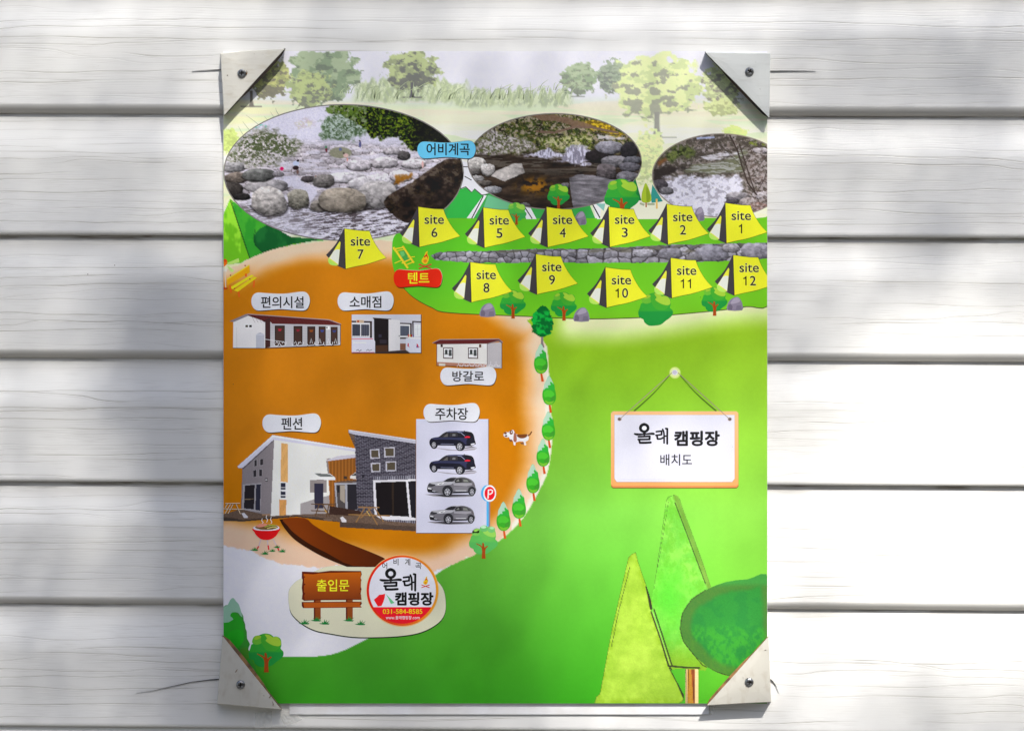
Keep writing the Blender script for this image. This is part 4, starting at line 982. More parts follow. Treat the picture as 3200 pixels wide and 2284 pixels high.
# ------------------------------------------------------------------ big cartoon trees and shrubs
def big_trees(X, Y):
    w = fbm(X, Y, 70, 70, 4, 800); w2 = fbm(X, Y, 20, 30, 3, 806); g = vnoise(X / 3.2, Y / 3.2, 9)
    mid = smooth([(545, 700), (590, 380), (625, 130), (650, 104), (682, 95), (712, 118), (740, 200), (915, 690), (905, 900), (895, 1205), (820, 1222), (690, 1218), (640, 1200), (530, 850)], 3)
    lef = [(380, 500), (400, 478), (428, 465), (445, 530), (533, 790), (528, 850), (648, 1215), (742, 1390), (738, 1422), (715, 1442), (160, 1442), (172, 1400), (196, 1380), (270, 980)]
    bsh = smooth([(715, 960), (730, 860), (790, 770), (880, 710), (1000, 660), (1150, 640), (1300, 655), (1300, 1300), (1040, 1268), (950, 1240), (870, 1190), (780, 1100), (735, 1040)], 4)
    img = np.zeros(X.shape + (3,)) + np.array((90, 160, 52.0))
    img = mixc(img, (112, 172, 64), sstep(.3, .85, w)); img = mixc(img, (84, 150, 36), sstep(.52, .34, w2 + .2 * (w - .5)) * .5)
    img = mixc(img, (70, 168, 40), blob(X, Y, 640, 760, 120, 200) * .8); img = mixc(img, (104, 138, 28), sstep(1000, 1200, Y) * .8)
    img = mixc(img, (84, 92, 40), sstep(26, 6, segdist(X, Y, [(690, 110), (760, 300), (905, 690)], False)) * (.4 + .5 * g) * .75)
    L = inpoly(X, Y, lef); lc = np.zeros(img.shape) + np.array((122, 156, 44.0)); lc = mixc(lc, (148, 178, 62), sstep(.15, .95, w * .6 + .2 + .35 * (blob(X, Y, 440, 1150, 190, 400) - .5)))
    lc = mixc(lc, (112, 146, 26), sstep(50, 5, segdist(X, Y, lef)) * .6 * sstep(.35, .6, w2)); img = np.where(L[..., None], lc, img)
    s = sdf(X, Y, bsh); bc = np.zeros(img.shape) + np.array((34, 106, 40.0)); bc = mixc(bc, (52, 132, 34), sstep(.35, .8, w2 + .15 * w) * sstep(900, 1000, Y) * .55)
    bc = mixc(bc, (28, 98, 42), sstep(.5, .3, w) * .6); bc = mixc(bc, (66, 92, 36), sstep(88, 48, s + 20 * (w - .5) + 8 * (g - .5)) * (0.45 + .4 * g))
    bc = mixc(bc, (48, 120, 50), sstep(700, 655, Y) * .8)
    img = np.where((s > 0)[..., None], bc, img)
    tr = (X > 748) & (X < 834) & (Y > 1216) & ~inpoly(X, Y, mid) & ~L & (s < 0)
    tc = np.zeros(img.shape) + np.array((196, 168, 120.0)); tc = mixc(tc, (140, 92, 14), ((X < 812 - (Y < 1300) * 6) & (X > 762)) * (.6 + .4 * g)); tc = mixc(tc, (120, 60, 30), (X > 800 - (1440 - Y) * .06) * (X < 812)); img = np.where(tr[..., None], tc, img)
    ln = lambda pts, w_: sstep(w_, w_ * .5, segdist(X, Y, pts, False) + 1.2 * (g - .5))
    K_ = (40, 42, 28)
    for pts, w_, a in [([(160, 1442), (172, 1400), (196, 1380), (270, 980), (380, 500), (400, 478), (428, 465), (445, 530), (500, 690)], 2.2, .8), ([(272, 1075), (310, 880), (390, 560)], 2, .7), ([(545, 700), (590, 380), (625, 130), (650, 104), (682, 95)], 1.9, .6), ([(570, 560), (640, 140)], 1.5, .4), ([(682, 145), (760, 350), (880, 670)], 2.8, .9), ([(712, 118), (760, 250), (915, 690)], 1.5, .4),
                       ([(500, 690), (515, 760), (528, 830)], 9, .9), ([(528, 850), (590, 1030), (640, 1200)], 5.5, 1), ([(546, 835), (600, 1000), (662, 1196)], 4.5, 1), ([(640, 1200), (740, 1210), (840, 1214)], 6, .9), ([(650, 1215), (700, 1310), (738, 1400)], 8, .9), ([(738, 1395), (738, 1422), (715, 1441)], 3, .8),
                       ([(860, 1195), (780, 1100), (735, 1040), (715, 960), (730, 860), (790, 770), (880, 710)], 2.6, .8), ([(860, 1195), (950, 1240), (1040, 1268)], 2.8, .85), ([(752, 1225), (754, 1440)], 3, .9), ([(768, 1225), (766, 1440)], 2.2, .8), ([(800, 1225), (806, 1440)], 1.8, .7)]:
        img = mixc(img, K_, ln(pts, w_ * 1.25) * min(1, a * 1.25))
    img = mixc(img, (160, 180, 90), (sstep(4, 2, segdist(X, Y, [(535, 850), (652, 1195)], False))) * .5)
    img *= (1 + .10 * (g - .5))[..., None]
    global _bt; _bt = (mid, lef, bsh)
    return img
def bt_mask(u, v):
    mid, lef, bsh = _bt
    return (inpoly(u, v, mid) | inpoly(u, v, lef) | inpoly(u, v, bsh) | ((u > 748) & (u < 834) & (v > 1210) & (v < 1444)))
picture("printed_tree", TI, 1850, 1540, 2398, 2196.5, 2.4, big_trees, 2, bt_mask, label="large watercolour cone trees and round dark bush at the lower right of the print")

def cartoon_tree(tf, cx, cy, w, z, trunk=True, pale=0.0, name="printed_tree"):
    s = w / 300.0; P = lambda pts: [(cx + (x - 435) * s, cy + (y - 885) * s) for x, y in pts]
    mx = lambda c: tuple(v + (q - v) * pale for v, q in zip(c, (130, 200, 110)))
    p = Pic(tf, z)
    base = [(290, 870), (300, 835), (315, 825), (310, 790), (330, 760), (365, 752), (395, 740), (430, 735), (470, 745), (490, 765), (525, 762), (560, 785), (567, 840), (560, 870), (584, 895), (584, 930), (560, 960), (525, 985), (480, 1020), (430, 1030), (370, 1030), (330, 1000), (322, 975), (285, 955), (275, 910)]
    p.poly(P(base), lambda x, y: mx((26, 132, 52)) if y > cy + 20 * s else mx((44, 146, 44)), 3)
    p.poly(P([(310, 820), (310, 790), (330, 762), (365, 752), (400, 770), (395, 815), (350, 835)]), mx((92, 164, 44)), 3)
    p.poly(P([(385, 800), (395, 748), (430, 736), (475, 746), (520, 790), (550, 850), (510, 890), (430, 880)]), mx((58, 150, 40)), 3)
    p.poly(P([(325, 778), (345, 757), (378, 756), (385, 770), (362, 785), (335, 790)]), mx((136, 174, 46)), 3)
    p.poly(P([(428, 800), (440, 778), (420, 745), (460, 748), (490, 768), (530, 765), (560, 800), (562, 835), (535, 848), (480, 835)]), mx((146, 184, 52)), 3)
    if trunk:
        t = (150, 62, 14)
        p.poly(P([(412, 1080), (417, 1000), (412, 965), (400, 948), (350, 918), (352, 912), (400, 932), (418, 948), (418, 910), (428, 905), (438, 920), (442, 960), (470, 940), (484, 945), (458, 970), (452, 990), (450, 1020), (455, 1080)]), t)
    return p.build(name)
cartoon_tree(ZG, 435, 885, 300, 5)
cartoon_tree(ZB, 750, 1060, 145, 5); cartoon_tree(ZB, 1180, 1066, 228, 5); cartoon_tree(ZB, 465, 1178, 132, 5, pale=.25)
cartoon_tree(ZCc, 735, 628, 142, 5); cartoon_tree(ZCc, 1025, 640, 142, 5); cartoon_tree(ZCc, 1548, 668, 190, 5, trunk=False); cartoon_tree(ZCc, 1882, 612, 142, 5)

def stone(tf, x0, y0, x1, y1, z=5):
    P = lambda pts: [(x0 + (x1 - x0) * a, y0 + (y1 - y0) * b) for a, b in pts]; p = Pic(tf, z)
    p.poly(P([(.02, .98), (.0, .6), (.12, .3), (.35, .08), (.68, 0), (.9, .25), (1, .6), (.97, .98)]), (120, 112, 128), 2)
    p.poly(P([(.2, .5), (.4, .15), (.68, .05), (.85, .3), (.6, .45)]), (146, 138, 154), 2)
    p.poly(P([(.04, .95), (.06, .6), (.2, .5), (.35, .7), (.3, .95)]), (96, 88, 104)); p.poly(P([(.55, .95), (.62, .62), (.9, .6), (.95, .95)]), (104, 98, 114))
    p.build("printed_stone")
for b in [(547, 632, 632, 710), (1081, 657, 1167, 737), (1954, 597, 2040, 675), (1085, 110, 1150, 188), (1766, 86, 1822, 165)]: stone(ZCc, *b)

def conifer(cx, top, w, h, tilt=6):
    """slender snow-topped tree, ZF coordinates"""
    P = lambda pts: [(cx + (x - .5) * w, top + y * h) for x, y in pts]; p = Pic(ZF, 5)
    p.poly([(cx + 2 - 6, top + h * .97), (cx + 8, top + h * .97), (cx + 12 + tilt, top + h * 1.26), (cx - 1 + tilt * .6, top + h * 1.27)], (186, 74, 22))
    p.poly(P([(.5, 0), (.62, .08), (.7, .2), (.86, .3), (.9, .45), (.98, .62), (.98, .8), (.84, .93), (.6, 1.0), (.35, .99), (.14, .9), (.02, .72), (.04, .56), (.12, .42), (.14, .3), (.28, .18), (.36, .08)]), lambda x, y: (52, 152, 34) if y > top + .5 * h else (44, 160, 52), 2)
    p.poly(P([(.5, 0), (.62, .08), (.72, .2), (.82, .3), (.62, .2), (.55, .24), (.62, .32), (.4, .34), (.44, .42), (.28, .42), (.1, .5), (.12, .40), (.14, .3), (.28, .18), (.36, .08)]), (156, 190, 166))
    p.poly(P([(.1, .6), (.3, .5), (.62, .5), (.86, .62), (.72, .74), (.4, .72), (.2, .74)]), (68, 174, 44), 2)
    p.poly(P([(.62, .76), (.9, .68), (.92, .8), (.76, .9), (.6, .86)]), (56, 136, 40), 2)
    p.poly(P([(.2, .84), (.5, .9), (.84, .86), (.66, .97), (.36, .97)]), (104, 170, 44), 2)
    p.build("printed_tree")
for c in [(792, 272, 90, 190, 8), (845, 474, 90, 186, 6), (840, 700, 88, 184, 6), (806, 872, 86, 178, 6), (742, 1033, 88, 186, 6), (653, 1190, 92, 190, 6), (555, 1272, 92, 186, 6)]: conifer(*c)
def darktree(X, Y):
    w = fbm(X, Y, 60, 44, 4, 820); img = np.zeros(X.shape + (3,)) + np.array((10, 132, 46.0))
    img = mixc(img, (4, 92, 36), sstep(.46, .58, w)); img = mixc(img, (16, 160, 56), sstep(.44, .34, w) * .9); return img
_dt = smooth([(655, 65), (700, 80), (745, 120), (765, 180), (790, 240), (795, 270), (820, 320), (800, 340), (800, 400), (775, 425), (775, 465), (720, 492), (650, 510), (590, 490), (550, 460), (515, 440), (510, 410), (495, 380), (515, 340), (500, 280), (515, 225), (535, 180), (560, 150), (600, 110)], 3)
tr_ = Pic(ZM, 4.8); tr_.poly([(636, 500), (665, 500), (668, 600), (685, 660), (615, 660), (632, 600)], (120, 108, 110)); trk = tr_.build("printed_tree", label="dark green leafy tree with grey trunk where the orange earth meets the lawn")
picture("foliage", TM, 1655, 950, 1736, 1056, 1.8, darktree, 5.2, lambda u, v: segdist(u, v, _dt) * np.where(inpoly(u, v, _dt), 1, -1) + 22 * (fbm(u, v, 22, 18, 3, 822) - .5) > 0, parent=trk)

p = Pic(ZG, 4.5)                                                    # tree cut by the left edge of the print
p.poly([(40, 520), (90, 480), (110, 440), (138, 418), (165, 450), (190, 480), (210, 545), (228, 580), (232, 620), (245, 650), (248, 690), (260, 720), (262, 780), (288, 830), (270, 880), (300, 960), (340, 1040), (300, 1060), (40, 760)], (46, 130, 40), 2)
p.poly([(55, 620), (110, 560), (150, 550), (190, 590), (225, 640), (230, 700), (240, 760), (200, 850), (140, 880), (55, 760)], (34, 146, 30), 3)
p.poly([(40, 520), (90, 480), (110, 440), (138, 418), (165, 450), (190, 480), (210, 545), (222, 590), (200, 575), (180, 550), (130, 548), (112, 580), (140, 610), (55, 640)], (128, 168, 144), 2)
p.poly([(80, 760), (150, 700), (220, 720), (230, 800), (180, 850), (120, 860)], (30, 156, 26), 3)
p.poly([(200, 880), (260, 860), (290, 930), (250, 960)], (60, 124, 34), 3)
p.build("printed_tree", label="tall snow-topped tree at the lower left edge of the print")
p = Pic(ZB, 4.2)                                                    # small firs by the right-hand river picture
p.poly([(1270, 950), (1300, 1060), (1310, 1100), (1240, 1095), (1235, 1010)], (20, 110, 50)); p.poly([(1385, 990), (1455, 1105), (1380, 1115), (1372, 1080)], (44, 130, 120))
p.poly([(1340, 980), (1365, 1030), (1378, 1080), (1370, 1108), (1340, 1115), (1312, 1105), (1312, 1060), (1322, 1020)], (150, 172, 40), 3); p.poly([(1345, 1000), (1368, 1060), (1365, 1100), (1345, 1105)], (120, 144, 30), 2)
p.line([(1342, 1112), (1342, 1145)], 9, (150, 90, 30)); p.line([(1413, 1088), (1415, 1155)], 12, (206, 170, 90)); p.line([(1300, 1118), (1330, 1130)], 14, (150, 156, 126)); p.line([(1350, 1124), (1400, 1124)], 14, (150, 156, 126))
p.build("printed_tree", label="three small firs beside the rapids photograph")
cartoon_tree(ZF, 430, 1520, 176, 8, pale=.5)
p = Pic(ZF, 9.5); p.poly(ell(432, 1443, 27, 20), (96, 172, 96)); p.poly(ell(478, 1450, 24, 20), (104, 180, 100)); p.poly(ell(428, 1434, 18, 9), (170, 206, 170)); p.poly(ell(482, 1440, 15, 8), (150, 200, 150)); p.build("leaf_tuft")
# blades of pale grass
rnd = random.Random(4)
p = Pic(ZP, 1.0)
for (a, b, yb, hh, n) in [(1110, 1420, 318, 64, 46), (1400, 1790, 320, 60, 60), (1660, 1760, 290, 40, 12), (1010, 1110, 300, 40, 12)]:
    for _ in range(n):
        x = rnd.uniform(a, b); h = rnd.uniform(.45, 1) * hh; l = rnd.uniform(-.1, 1.1) * h; p.k = 0
        c = rnd.choice([(166, 178, 140), (142, 154, 122), (180, 192, 150)])
        p.line([(x, yb - h * .2), (x + l * .3, yb - h * .7), (x + l, yb - h * (1.05 if rnd.random() < .6 else .8))], 2.6, c, 2, w1=.7)
for x0, y0, x1, y1 in [(880, 400, 845, 350), (868, 408, 826, 365), (820, 400, 768, 360), (790, 420, 758, 380), (772, 440, 745, 395), (872, 362, 862, 338)]: p.k = 0; p.line([(x0, y0), ((x0 + x1) / 2 - 4, (y0 + y1) / 2 - 4), (x1, y1)], 2.2, (150, 158, 128), 2, w1=.8)
tag(p.build("printed_grass"), kind="stuff")

# ------------------------------------------------------------------ tents
YEL = (222, 221, 40); DK = (58, 54, 58)
def tent(ax, ay, word, tf=ZCc):
    p = Pic(tf, 7); P = lambda pts: [(ax + x - 193, ay + y - 83) for x, y in pts]
    side = smooth([(338, 97), (350, 130), (370, 170), (400, 215), (435, 253)], 4, False)
    body = [(193, 83)] + [(240, 90), (290, 96)] + side + smooth([(435, 253), (330, 287), (260, 302), (200, 316)], 4, False)
    frontc = smooth([(193, 83), (170, 130), (140, 180), (90, 235)], 4, False)
    p.poly(P([(x, y) for x, y in body]), (24, 22, 20)); 
    cx, cy = 280, 195
    p.poly(P([(x + (cx - x) * .014 + (1.5 if x < 205 else 0), y + (cy - y) * .022) for x, y in body]), YEL)
    p.poly(P(frontc + [(140, 290), (200, 316), (196, 200)]), DK)
    p.poly(P([(168, 157), (173, 165), (160, 293), (105, 255), (125, 225), (150, 185)]), (222, 222, 60))
    p.poly(P([(134, 211), (150, 203), (168, 205), (160, 292), (108, 256)]), (206, 214, 196))
    p.poly(P([(103, 252), (112, 258), (158, 290), (140, 296), (115, 290), (103, 275)]), (164, 206, 84), 2)
    p.poly(P([(108, 255), (116, 256), (160, 288), (156, 292)]), (210, 214, 70))
    t = p.build("printed_tent", label="yellow tent marked site " + word)
    X, Y = P([(231, 132)])[0]
    text("site", tf, (X, Y, X + 110, Y + 51), (20, 20, 20), 9.5, t, bold=.012, halo=(236, 236, 130))
    cx_ = X + 56; adv = 40; x = cx_ - adv * len(word) / 2
    for ch in word:
        if ch == '1':
            q = Pic(tf, 9.6); a, b = x + 24, Y + 73; q.poly([(a, b), (a, b + 53), (a - 7, b + 53), (a - 7, b + 15), (a - 19, b + 17), (a - 19, b + 11), (a - 10, b + 8), (a - 5, b)], (20, 20, 20)); move_under(q.build("lettering"), t)
        else: text(ch, tf, (x + 3, Y + 72, x + 37, Y + 126), (20, 20, 20), 9.5, t, bold=.012, halo=(236, 236, 130))
        x += adv
for n, x, y in [(6, 193, 83), (5, 563, 87), (4, 923, 84), (3, 1276, 83), (2, 1607, 68), (1, 1940, 61), (8, 489, 397), (9, 862, 352), (10, 1258, 427), (11, 1629, 373), (12, 1985, 357), (7, -226.9, 206.8)]: tent(x, y, str(n))

# ------------------------------------------------------------------ name plates
def plate(tf, x0, y0, x1, y1, word, box, col=(202, 203, 218), tcol=(18, 16, 18), bold=.015, z=11):
    w, h = x1 - x0, y1 - y0
    shp = [(.0, .5), (.01, .3), (.05, .12), (.12, .05), (.25, .08), (.45, .11), (.6, .1), (.75, .04), (.88, .0), (.95, .08), (.99, .28), (1, .5), (.985, .72), (.95, .92), (.88, 1.0), (.75, .98), (.55, .93), (.45, .93), (.28, .97), (.12, 1.0), (.05, .9), (.01, .7)]
    pts = smooth([(x0 + a * w, y0 + b * h) for a, b in shp], 3); p = Pic(tf, z)
    o = h * .035
    p.poly([(x + o * .9, y + o * 1.2) for x, y in pts], (46, 26, 6)); p.poly([(x + o * .3, y - o * .3) for x, y in pts], (232, 214, 180) if col[0] > 180 else (90, 60, 30)); p.poly(pts, col)
    b = p.build("name_plate"); text(word, tf, box, tcol, z + 1.5, b, F_KOR, bold); return b
plate(ZA, 1518, 743, 1941, 872, "어비계곡", (1584, 760, 1898, 850), (92, 176, 226))
plate(ZD, 333, 670, 910, 856, "편의시설", (428, 715, 852, 832)); plate(ZD, 1185, 668, 1738, 856, "소매점", (1303, 712, 1618, 830))
plate(ZF, 154, 418, 508, 536, "방갈로", (230, 445, 432, 512)); 
plate(ZE, 362, 135, 834, 288, "펜션", (515, 166, 684, 264))
plate(ZD, 1738, 440, 2218, 626, "텐트", (1880, 478, 2092, 590), (214, 34, 6), (236, 214, 30), .018)

# ------------------------------------------------------------------ facility building
p = Pic(ZD, 6); B_ = (54, 22, 20)
p.poly([(155, 968), (300, 905), (470, 965), (470, 1225), (152, 1225)], (206, 204, 204)); p.poly([(470, 965), (1215, 990), (1212, 1195), (470, 1222)], (172, 170, 174))
for k in range(12): p.line([(520, 1010 + k * 17), (1210, 1006 + k * 15)], 1.6, (140, 138, 142)); p.k -= .1
p.poly([(292, 888), (1100, 945), (1222, 990), (1215, 1000), (540, 985), (520, 960), (470, 965), (300, 905)], (84, 30, 30))
for k in range(26): x = 330 + k * 32; p.line([(x, 898 + (x - 330) * .065), (x + 40, 975 + k * .5)], 2, (60, 18, 18)); p.k -= .1
p.line([(292, 890), (1100, 947), (1220, 990)], 7, (150, 140, 146))
p.poly([(115, 962), (280, 890), (300, 890), (300, 908), (160, 968)], (128, 118, 122)); p.poly([(440, 960), (520, 925), (520, 1215), (470, 1225), (470, 970)], (58, 30, 30))
p.poly([(262, 985), (345, 985), (345, 1030), (262, 1030)], (228, 224, 214)); p.poly([(275, 998), (300, 998), (300, 1020), (275, 1020)], (70, 60, 50)); p.poly([(312, 998), (338, 998), (338, 1020), (312, 1020)], (40, 36, 36))
p.poly([(380, 1090), (420, 1070), (462, 1090), (462, 1222), (380, 1225)], (168, 170, 180)); p.line([(380, 1092), (462, 1092)], 6, (200, 200, 212)); p.line([(188, 1020), (190, 1225)], 3, (176, 170, 166))
for a, b, t_, c in [(565, 664, 1002, (160, 30, 50)), (750, 838, 1007, (130, 30, 44)), (886, 965, 1012, (130, 66, 24)), (998, 1068, 1012, (50, 60, 120)), (1118, 1186, 1016, (46, 56, 110))]:
    p.poly([(a, t_), (b, t_), (b, 1200), (a, 1208)], (40, 26, 24)); p.poly([(a + 9, t_ + 10), (b - 8, t_ + 10), (b - 8, 1200), (a + 9, 1206)], (62, 42, 36)); m_ = (a + b) / 2
    p.poly([(m_ - 18, t_ + 34), (m_ + 20, t_ + 34), (m_ + 10, t_ + 56), (m_ - 10, t_ + 56)], c)
p.poly([(1070, 1010), (1108, 1010), (1108, 1044), (1070, 1044)], (214, 212, 214)); p.poly([(1074, 1016), (1086, 1016), (1086, 1032), (1074, 1032)], (60, 56, 56))
for x in (585, 650, 770, 815, 925, 1010, 1095, 1165):
    r = 20 + (x - 585) * .03; p.line([(x - r * 1.4, 1185 - (x - 585) * .01), (x - r, 1200), (x, 1204 - (x - 585) * .02), (x + r, 1190), (x + r * 1.2, 1165)], 6, (206, 206, 214), 3); p.line([(x - 12, 1180), (x, 1130 if x > 900 else 1160), (x + 12, 1180)], 5, (206, 206, 214))
p.line([(465, 1138), (660, 1165)], 5, (196, 196, 200)); p.line([(152, 1226), (470, 1228), (1214, 1197)], 5, (30, 14, 10)); p.line([(1214, 990), (1214, 1196)], 5, (26, 14, 10))
p.build("printed_building", label="long white shower block with five brown doors and a dark red roof")

# shop
p = Pic(ZD, 6)
p.poly([(1325, 895), (2015, 895), (2015, 1280), (1325, 1280)], (40, 30, 28)); p.poly([(1325, 895), (2008, 895), (2008, 1272), (1325, 1272)], (190, 190, 198))
for k in range(9): p.line([(1325, 906 + k * 11), (2008, 912 + k * 9)], 1.5, (160, 160, 168)); p.k -= .1
p.poly([(1325, 955), (1525, 960), (1525, 975), (1325, 972)], (52, 36, 34)); p.poly([(1505, 960), (1525, 960), (1525, 1125), (1505, 1125)], (52, 36, 34))
p.poly([(1325, 980), (1505, 985), (1505, 1110), (1325, 1110)], (226, 226, 234)); p.poly([(1330, 990), (1408, 992), (1408, 1105), (1330, 1105)], (60, 62, 74)); p.poly([(1418, 992), (1498, 994), (1498, 1105), (1418, 1105)], (74, 76, 88))
for k in range(8): x = 1335 + k * 21; p.line([(x, 992), (x, 1112)], 2.5, (30, 30, 36)); p.k -= .1
p.poly([(1370, 945), (1445, 948), (1445, 978), (1370, 976)], (196, 176, 150)); p.poly([(1378, 952), (1400, 952), (1400, 972), (1378, 972)], (160, 60, 30)); p.line([(1408, 962), (1440, 963)], 8, (150, 120, 100))
p.poly([(1530, 925), (1715, 938), (1712, 952), (1540, 940)], (34, 24, 24)); p.poly([(1545, 938), (1690, 948), (1690, 1260), (1548, 1272)], (26, 20, 22)); p.poly([(1560, 1200), (1680, 1195), (1680, 1255), (1560, 1265)], (70, 46, 32))
p.poly([(1590, 1090), (1620, 1090), (1620, 1120), (1590, 1120)], (50, 46, 60)); p.poly([(1600, 1140), (1670, 1145), (1670, 1180), (1600, 1180)], (46, 40, 48))
p.poly([(1688, 942), (1802, 950), (1802, 1245), (1688, 1256)], (208, 206, 206)); p.line([(1690, 945), (1690, 1255)], 3, (150, 148, 150)); p.poly([(1790, 1100), (1798, 1100), (1798, 1112), (1790, 1112)], (60, 56, 56))
p.poly([(1802, 975), (1918, 980), (1918, 1135), (1802, 1135)], (50, 36, 36)); p.poly([(1802, 988), (1902, 992), (1902, 1120), (1802, 1120)], (222, 222, 230)); p.poly([(1804, 1005), (1892, 1008), (1892, 1105), (1804, 1105)], (84, 90, 104))
for k in range(7): x = 1810 + k * 13; p.line([(x, 1005), (x, 1106)], 2.4, (36, 38, 44)); p.k -= .1
p.poly([(1922, 958), (2008, 962), (2008, 974), (1936, 970), (1936, 1100), (1926, 1100)], (50, 36, 36)); p.poly([(1945, 990), (2005, 992), (2005, 1110), (1945, 1110)], (206, 208, 214)); p.line([(1975, 1000), (1975, 1100)], 3, (170, 170, 178)); p.line([(1948, 1040), (2002, 1042)], 3, (170, 170, 178))
p.poly([(1325, 1128), (1535, 1125), (1556, 1160), (1556, 1272), (1325, 1272)], (198, 198, 212)); p.line([(1325, 1137), (1535, 1134)], 7, (196, 60, 80)); p.poly([(1335, 1165), (1470, 1165), (1470, 1178), (1335, 1178)], (226, 228, 236)); p.line([(1325, 1268), (1550, 1268)], 6, (180, 40, 70))
p.stroke([(1370, 1250), (1388, 1240), (1400, 1258), (1418, 1244)], 6, (40, 40, 46)); p.stroke([(1470, 1250), (1485, 1238), (1500, 1252), (1525, 1240)], 5, (50, 50, 56))
p.poly([(1802, 1180), (1858, 1180), (1858, 1245), (1802, 1245)], (124, 84, 66)); p.poly([(1560, 1265), (1860, 1245), (1900, 1272), (1560, 1272)], (58, 48, 44))
p.poly([(1858, 1130), (1900, 1118), (2008, 1124), (2008, 1270), (1900, 1258), (1860, 1240)], (196, 198, 212)); p.poly([(1860, 1128), (1905, 1116), (2008, 1122), (2008, 1136), (1905, 1134)], (228, 230, 238)); p.poly([(1880, 1175), (1890, 1180), (1888, 1205), (1900, 1222), (1874, 1205)], (180, 24, 60)); p.poly([(1965, 1180), (1980, 1190), (1985, 1210), (2005, 1222), (1970, 1212)], (180, 24, 60)); p.poly([(1960, 1190), (1968, 1210), (1990, 1222), (1965, 1222)], (70, 30, 130))
for k, c in enumerate([(180, 60, 30), (200, 160, 60), (160, 20, 30), (60, 60, 110)]): x = 1880 + k * 16; p.poly([(x, 1090), (x + 10, 1090), (x + 10, 1116), (x, 1116)], c)
p.build("printed_building", label="small shop front with freezers beside an open dark door")

# bungalow
p = Pic(ZF, 6)
p.poly([(132, 272), (450, 272), (450, 424), (132, 408)], (208, 206, 202)); p.poly([(450, 272), (545, 262), (545, 428), (450, 424)], (176, 172, 174))
for k in range(16): p.line([(134, 280 + k * 7), (450, 282 + k * 7)], 1, (188, 186, 182)); p.k -= .1
for k in range(20): p.line([(452, 278 + k * 7), (544, 270 + k * 7.6)], 1.2, (140, 136, 140)); p.k -= .1
p.poly([(132, 388), (450, 402), (450, 424), (132, 408)], (160, 112, 92)); p.poly([(104, 268), (165, 244), (530, 242), (552, 262), (545, 270), (520, 256), (450, 272), (130, 276)], (88, 34, 34)); p.line([(104, 268), (150, 246), (525, 242), (550, 263)], 4, (150, 140, 142)); p.line([(450, 274), (522, 254), (548, 268)], 5, (116, 108, 110))
p.line([(132, 276), (132, 408)], 3, (60, 40, 38)); p.line([(452, 272), (452, 424)], 4, (110, 100, 100)); p.line([(545, 264), (545, 428), (450, 426)], 4, (40, 24, 20)); p.line([(128, 410), (450, 427)], 3, (50, 30, 20))
for a in (172, 330):
    p.poly([(a, 296), (a + 64, 297), (a + 64, 368), (a, 366)], (62, 36, 32)); p.poly([(a + 5, 301), (a + 58, 302), (a + 58, 362), (a + 5, 360)], (214, 216, 216)); p.poly([(a + 12, 310), (a + 28, 310), (a + 28, 340), (a + 12, 340)], (52, 56, 56)); p.poly([(a + 36, 310), (a + 54, 310), (a + 54, 350), (a + 36, 350)], (66, 70, 70)); p.line([(a, 338), (a + 62, 340)], 3, (46, 44, 46))
p.poly([(156, 276), (170, 276), (170, 294), (156, 294)], (52, 34, 32)); p.poly([(430, 276), (445, 276), (445, 304), (430, 304)], (220, 218, 216)); p.poly([(400, 276), (414, 276), (414, 296), (400, 296)], (90, 60, 50)); p.poly([(145, 396), (186, 398), (186, 414), (145, 412)], (190, 184, 172))
for x in range(270, 520, 34): p.line([(x - 10, 418), (x, 402), (x + 10, 418)], 3, (206, 204, 208)); p.line([(x, 402), (x, 384)], 3, (200, 198, 202)); p.line([(x + 8, 404), (x + 17, 416), (x + 26, 404)], 3, (206, 204, 208), 3)
p.build("printed_building", label="small white bungalow with two barred windows and a dark red roof")

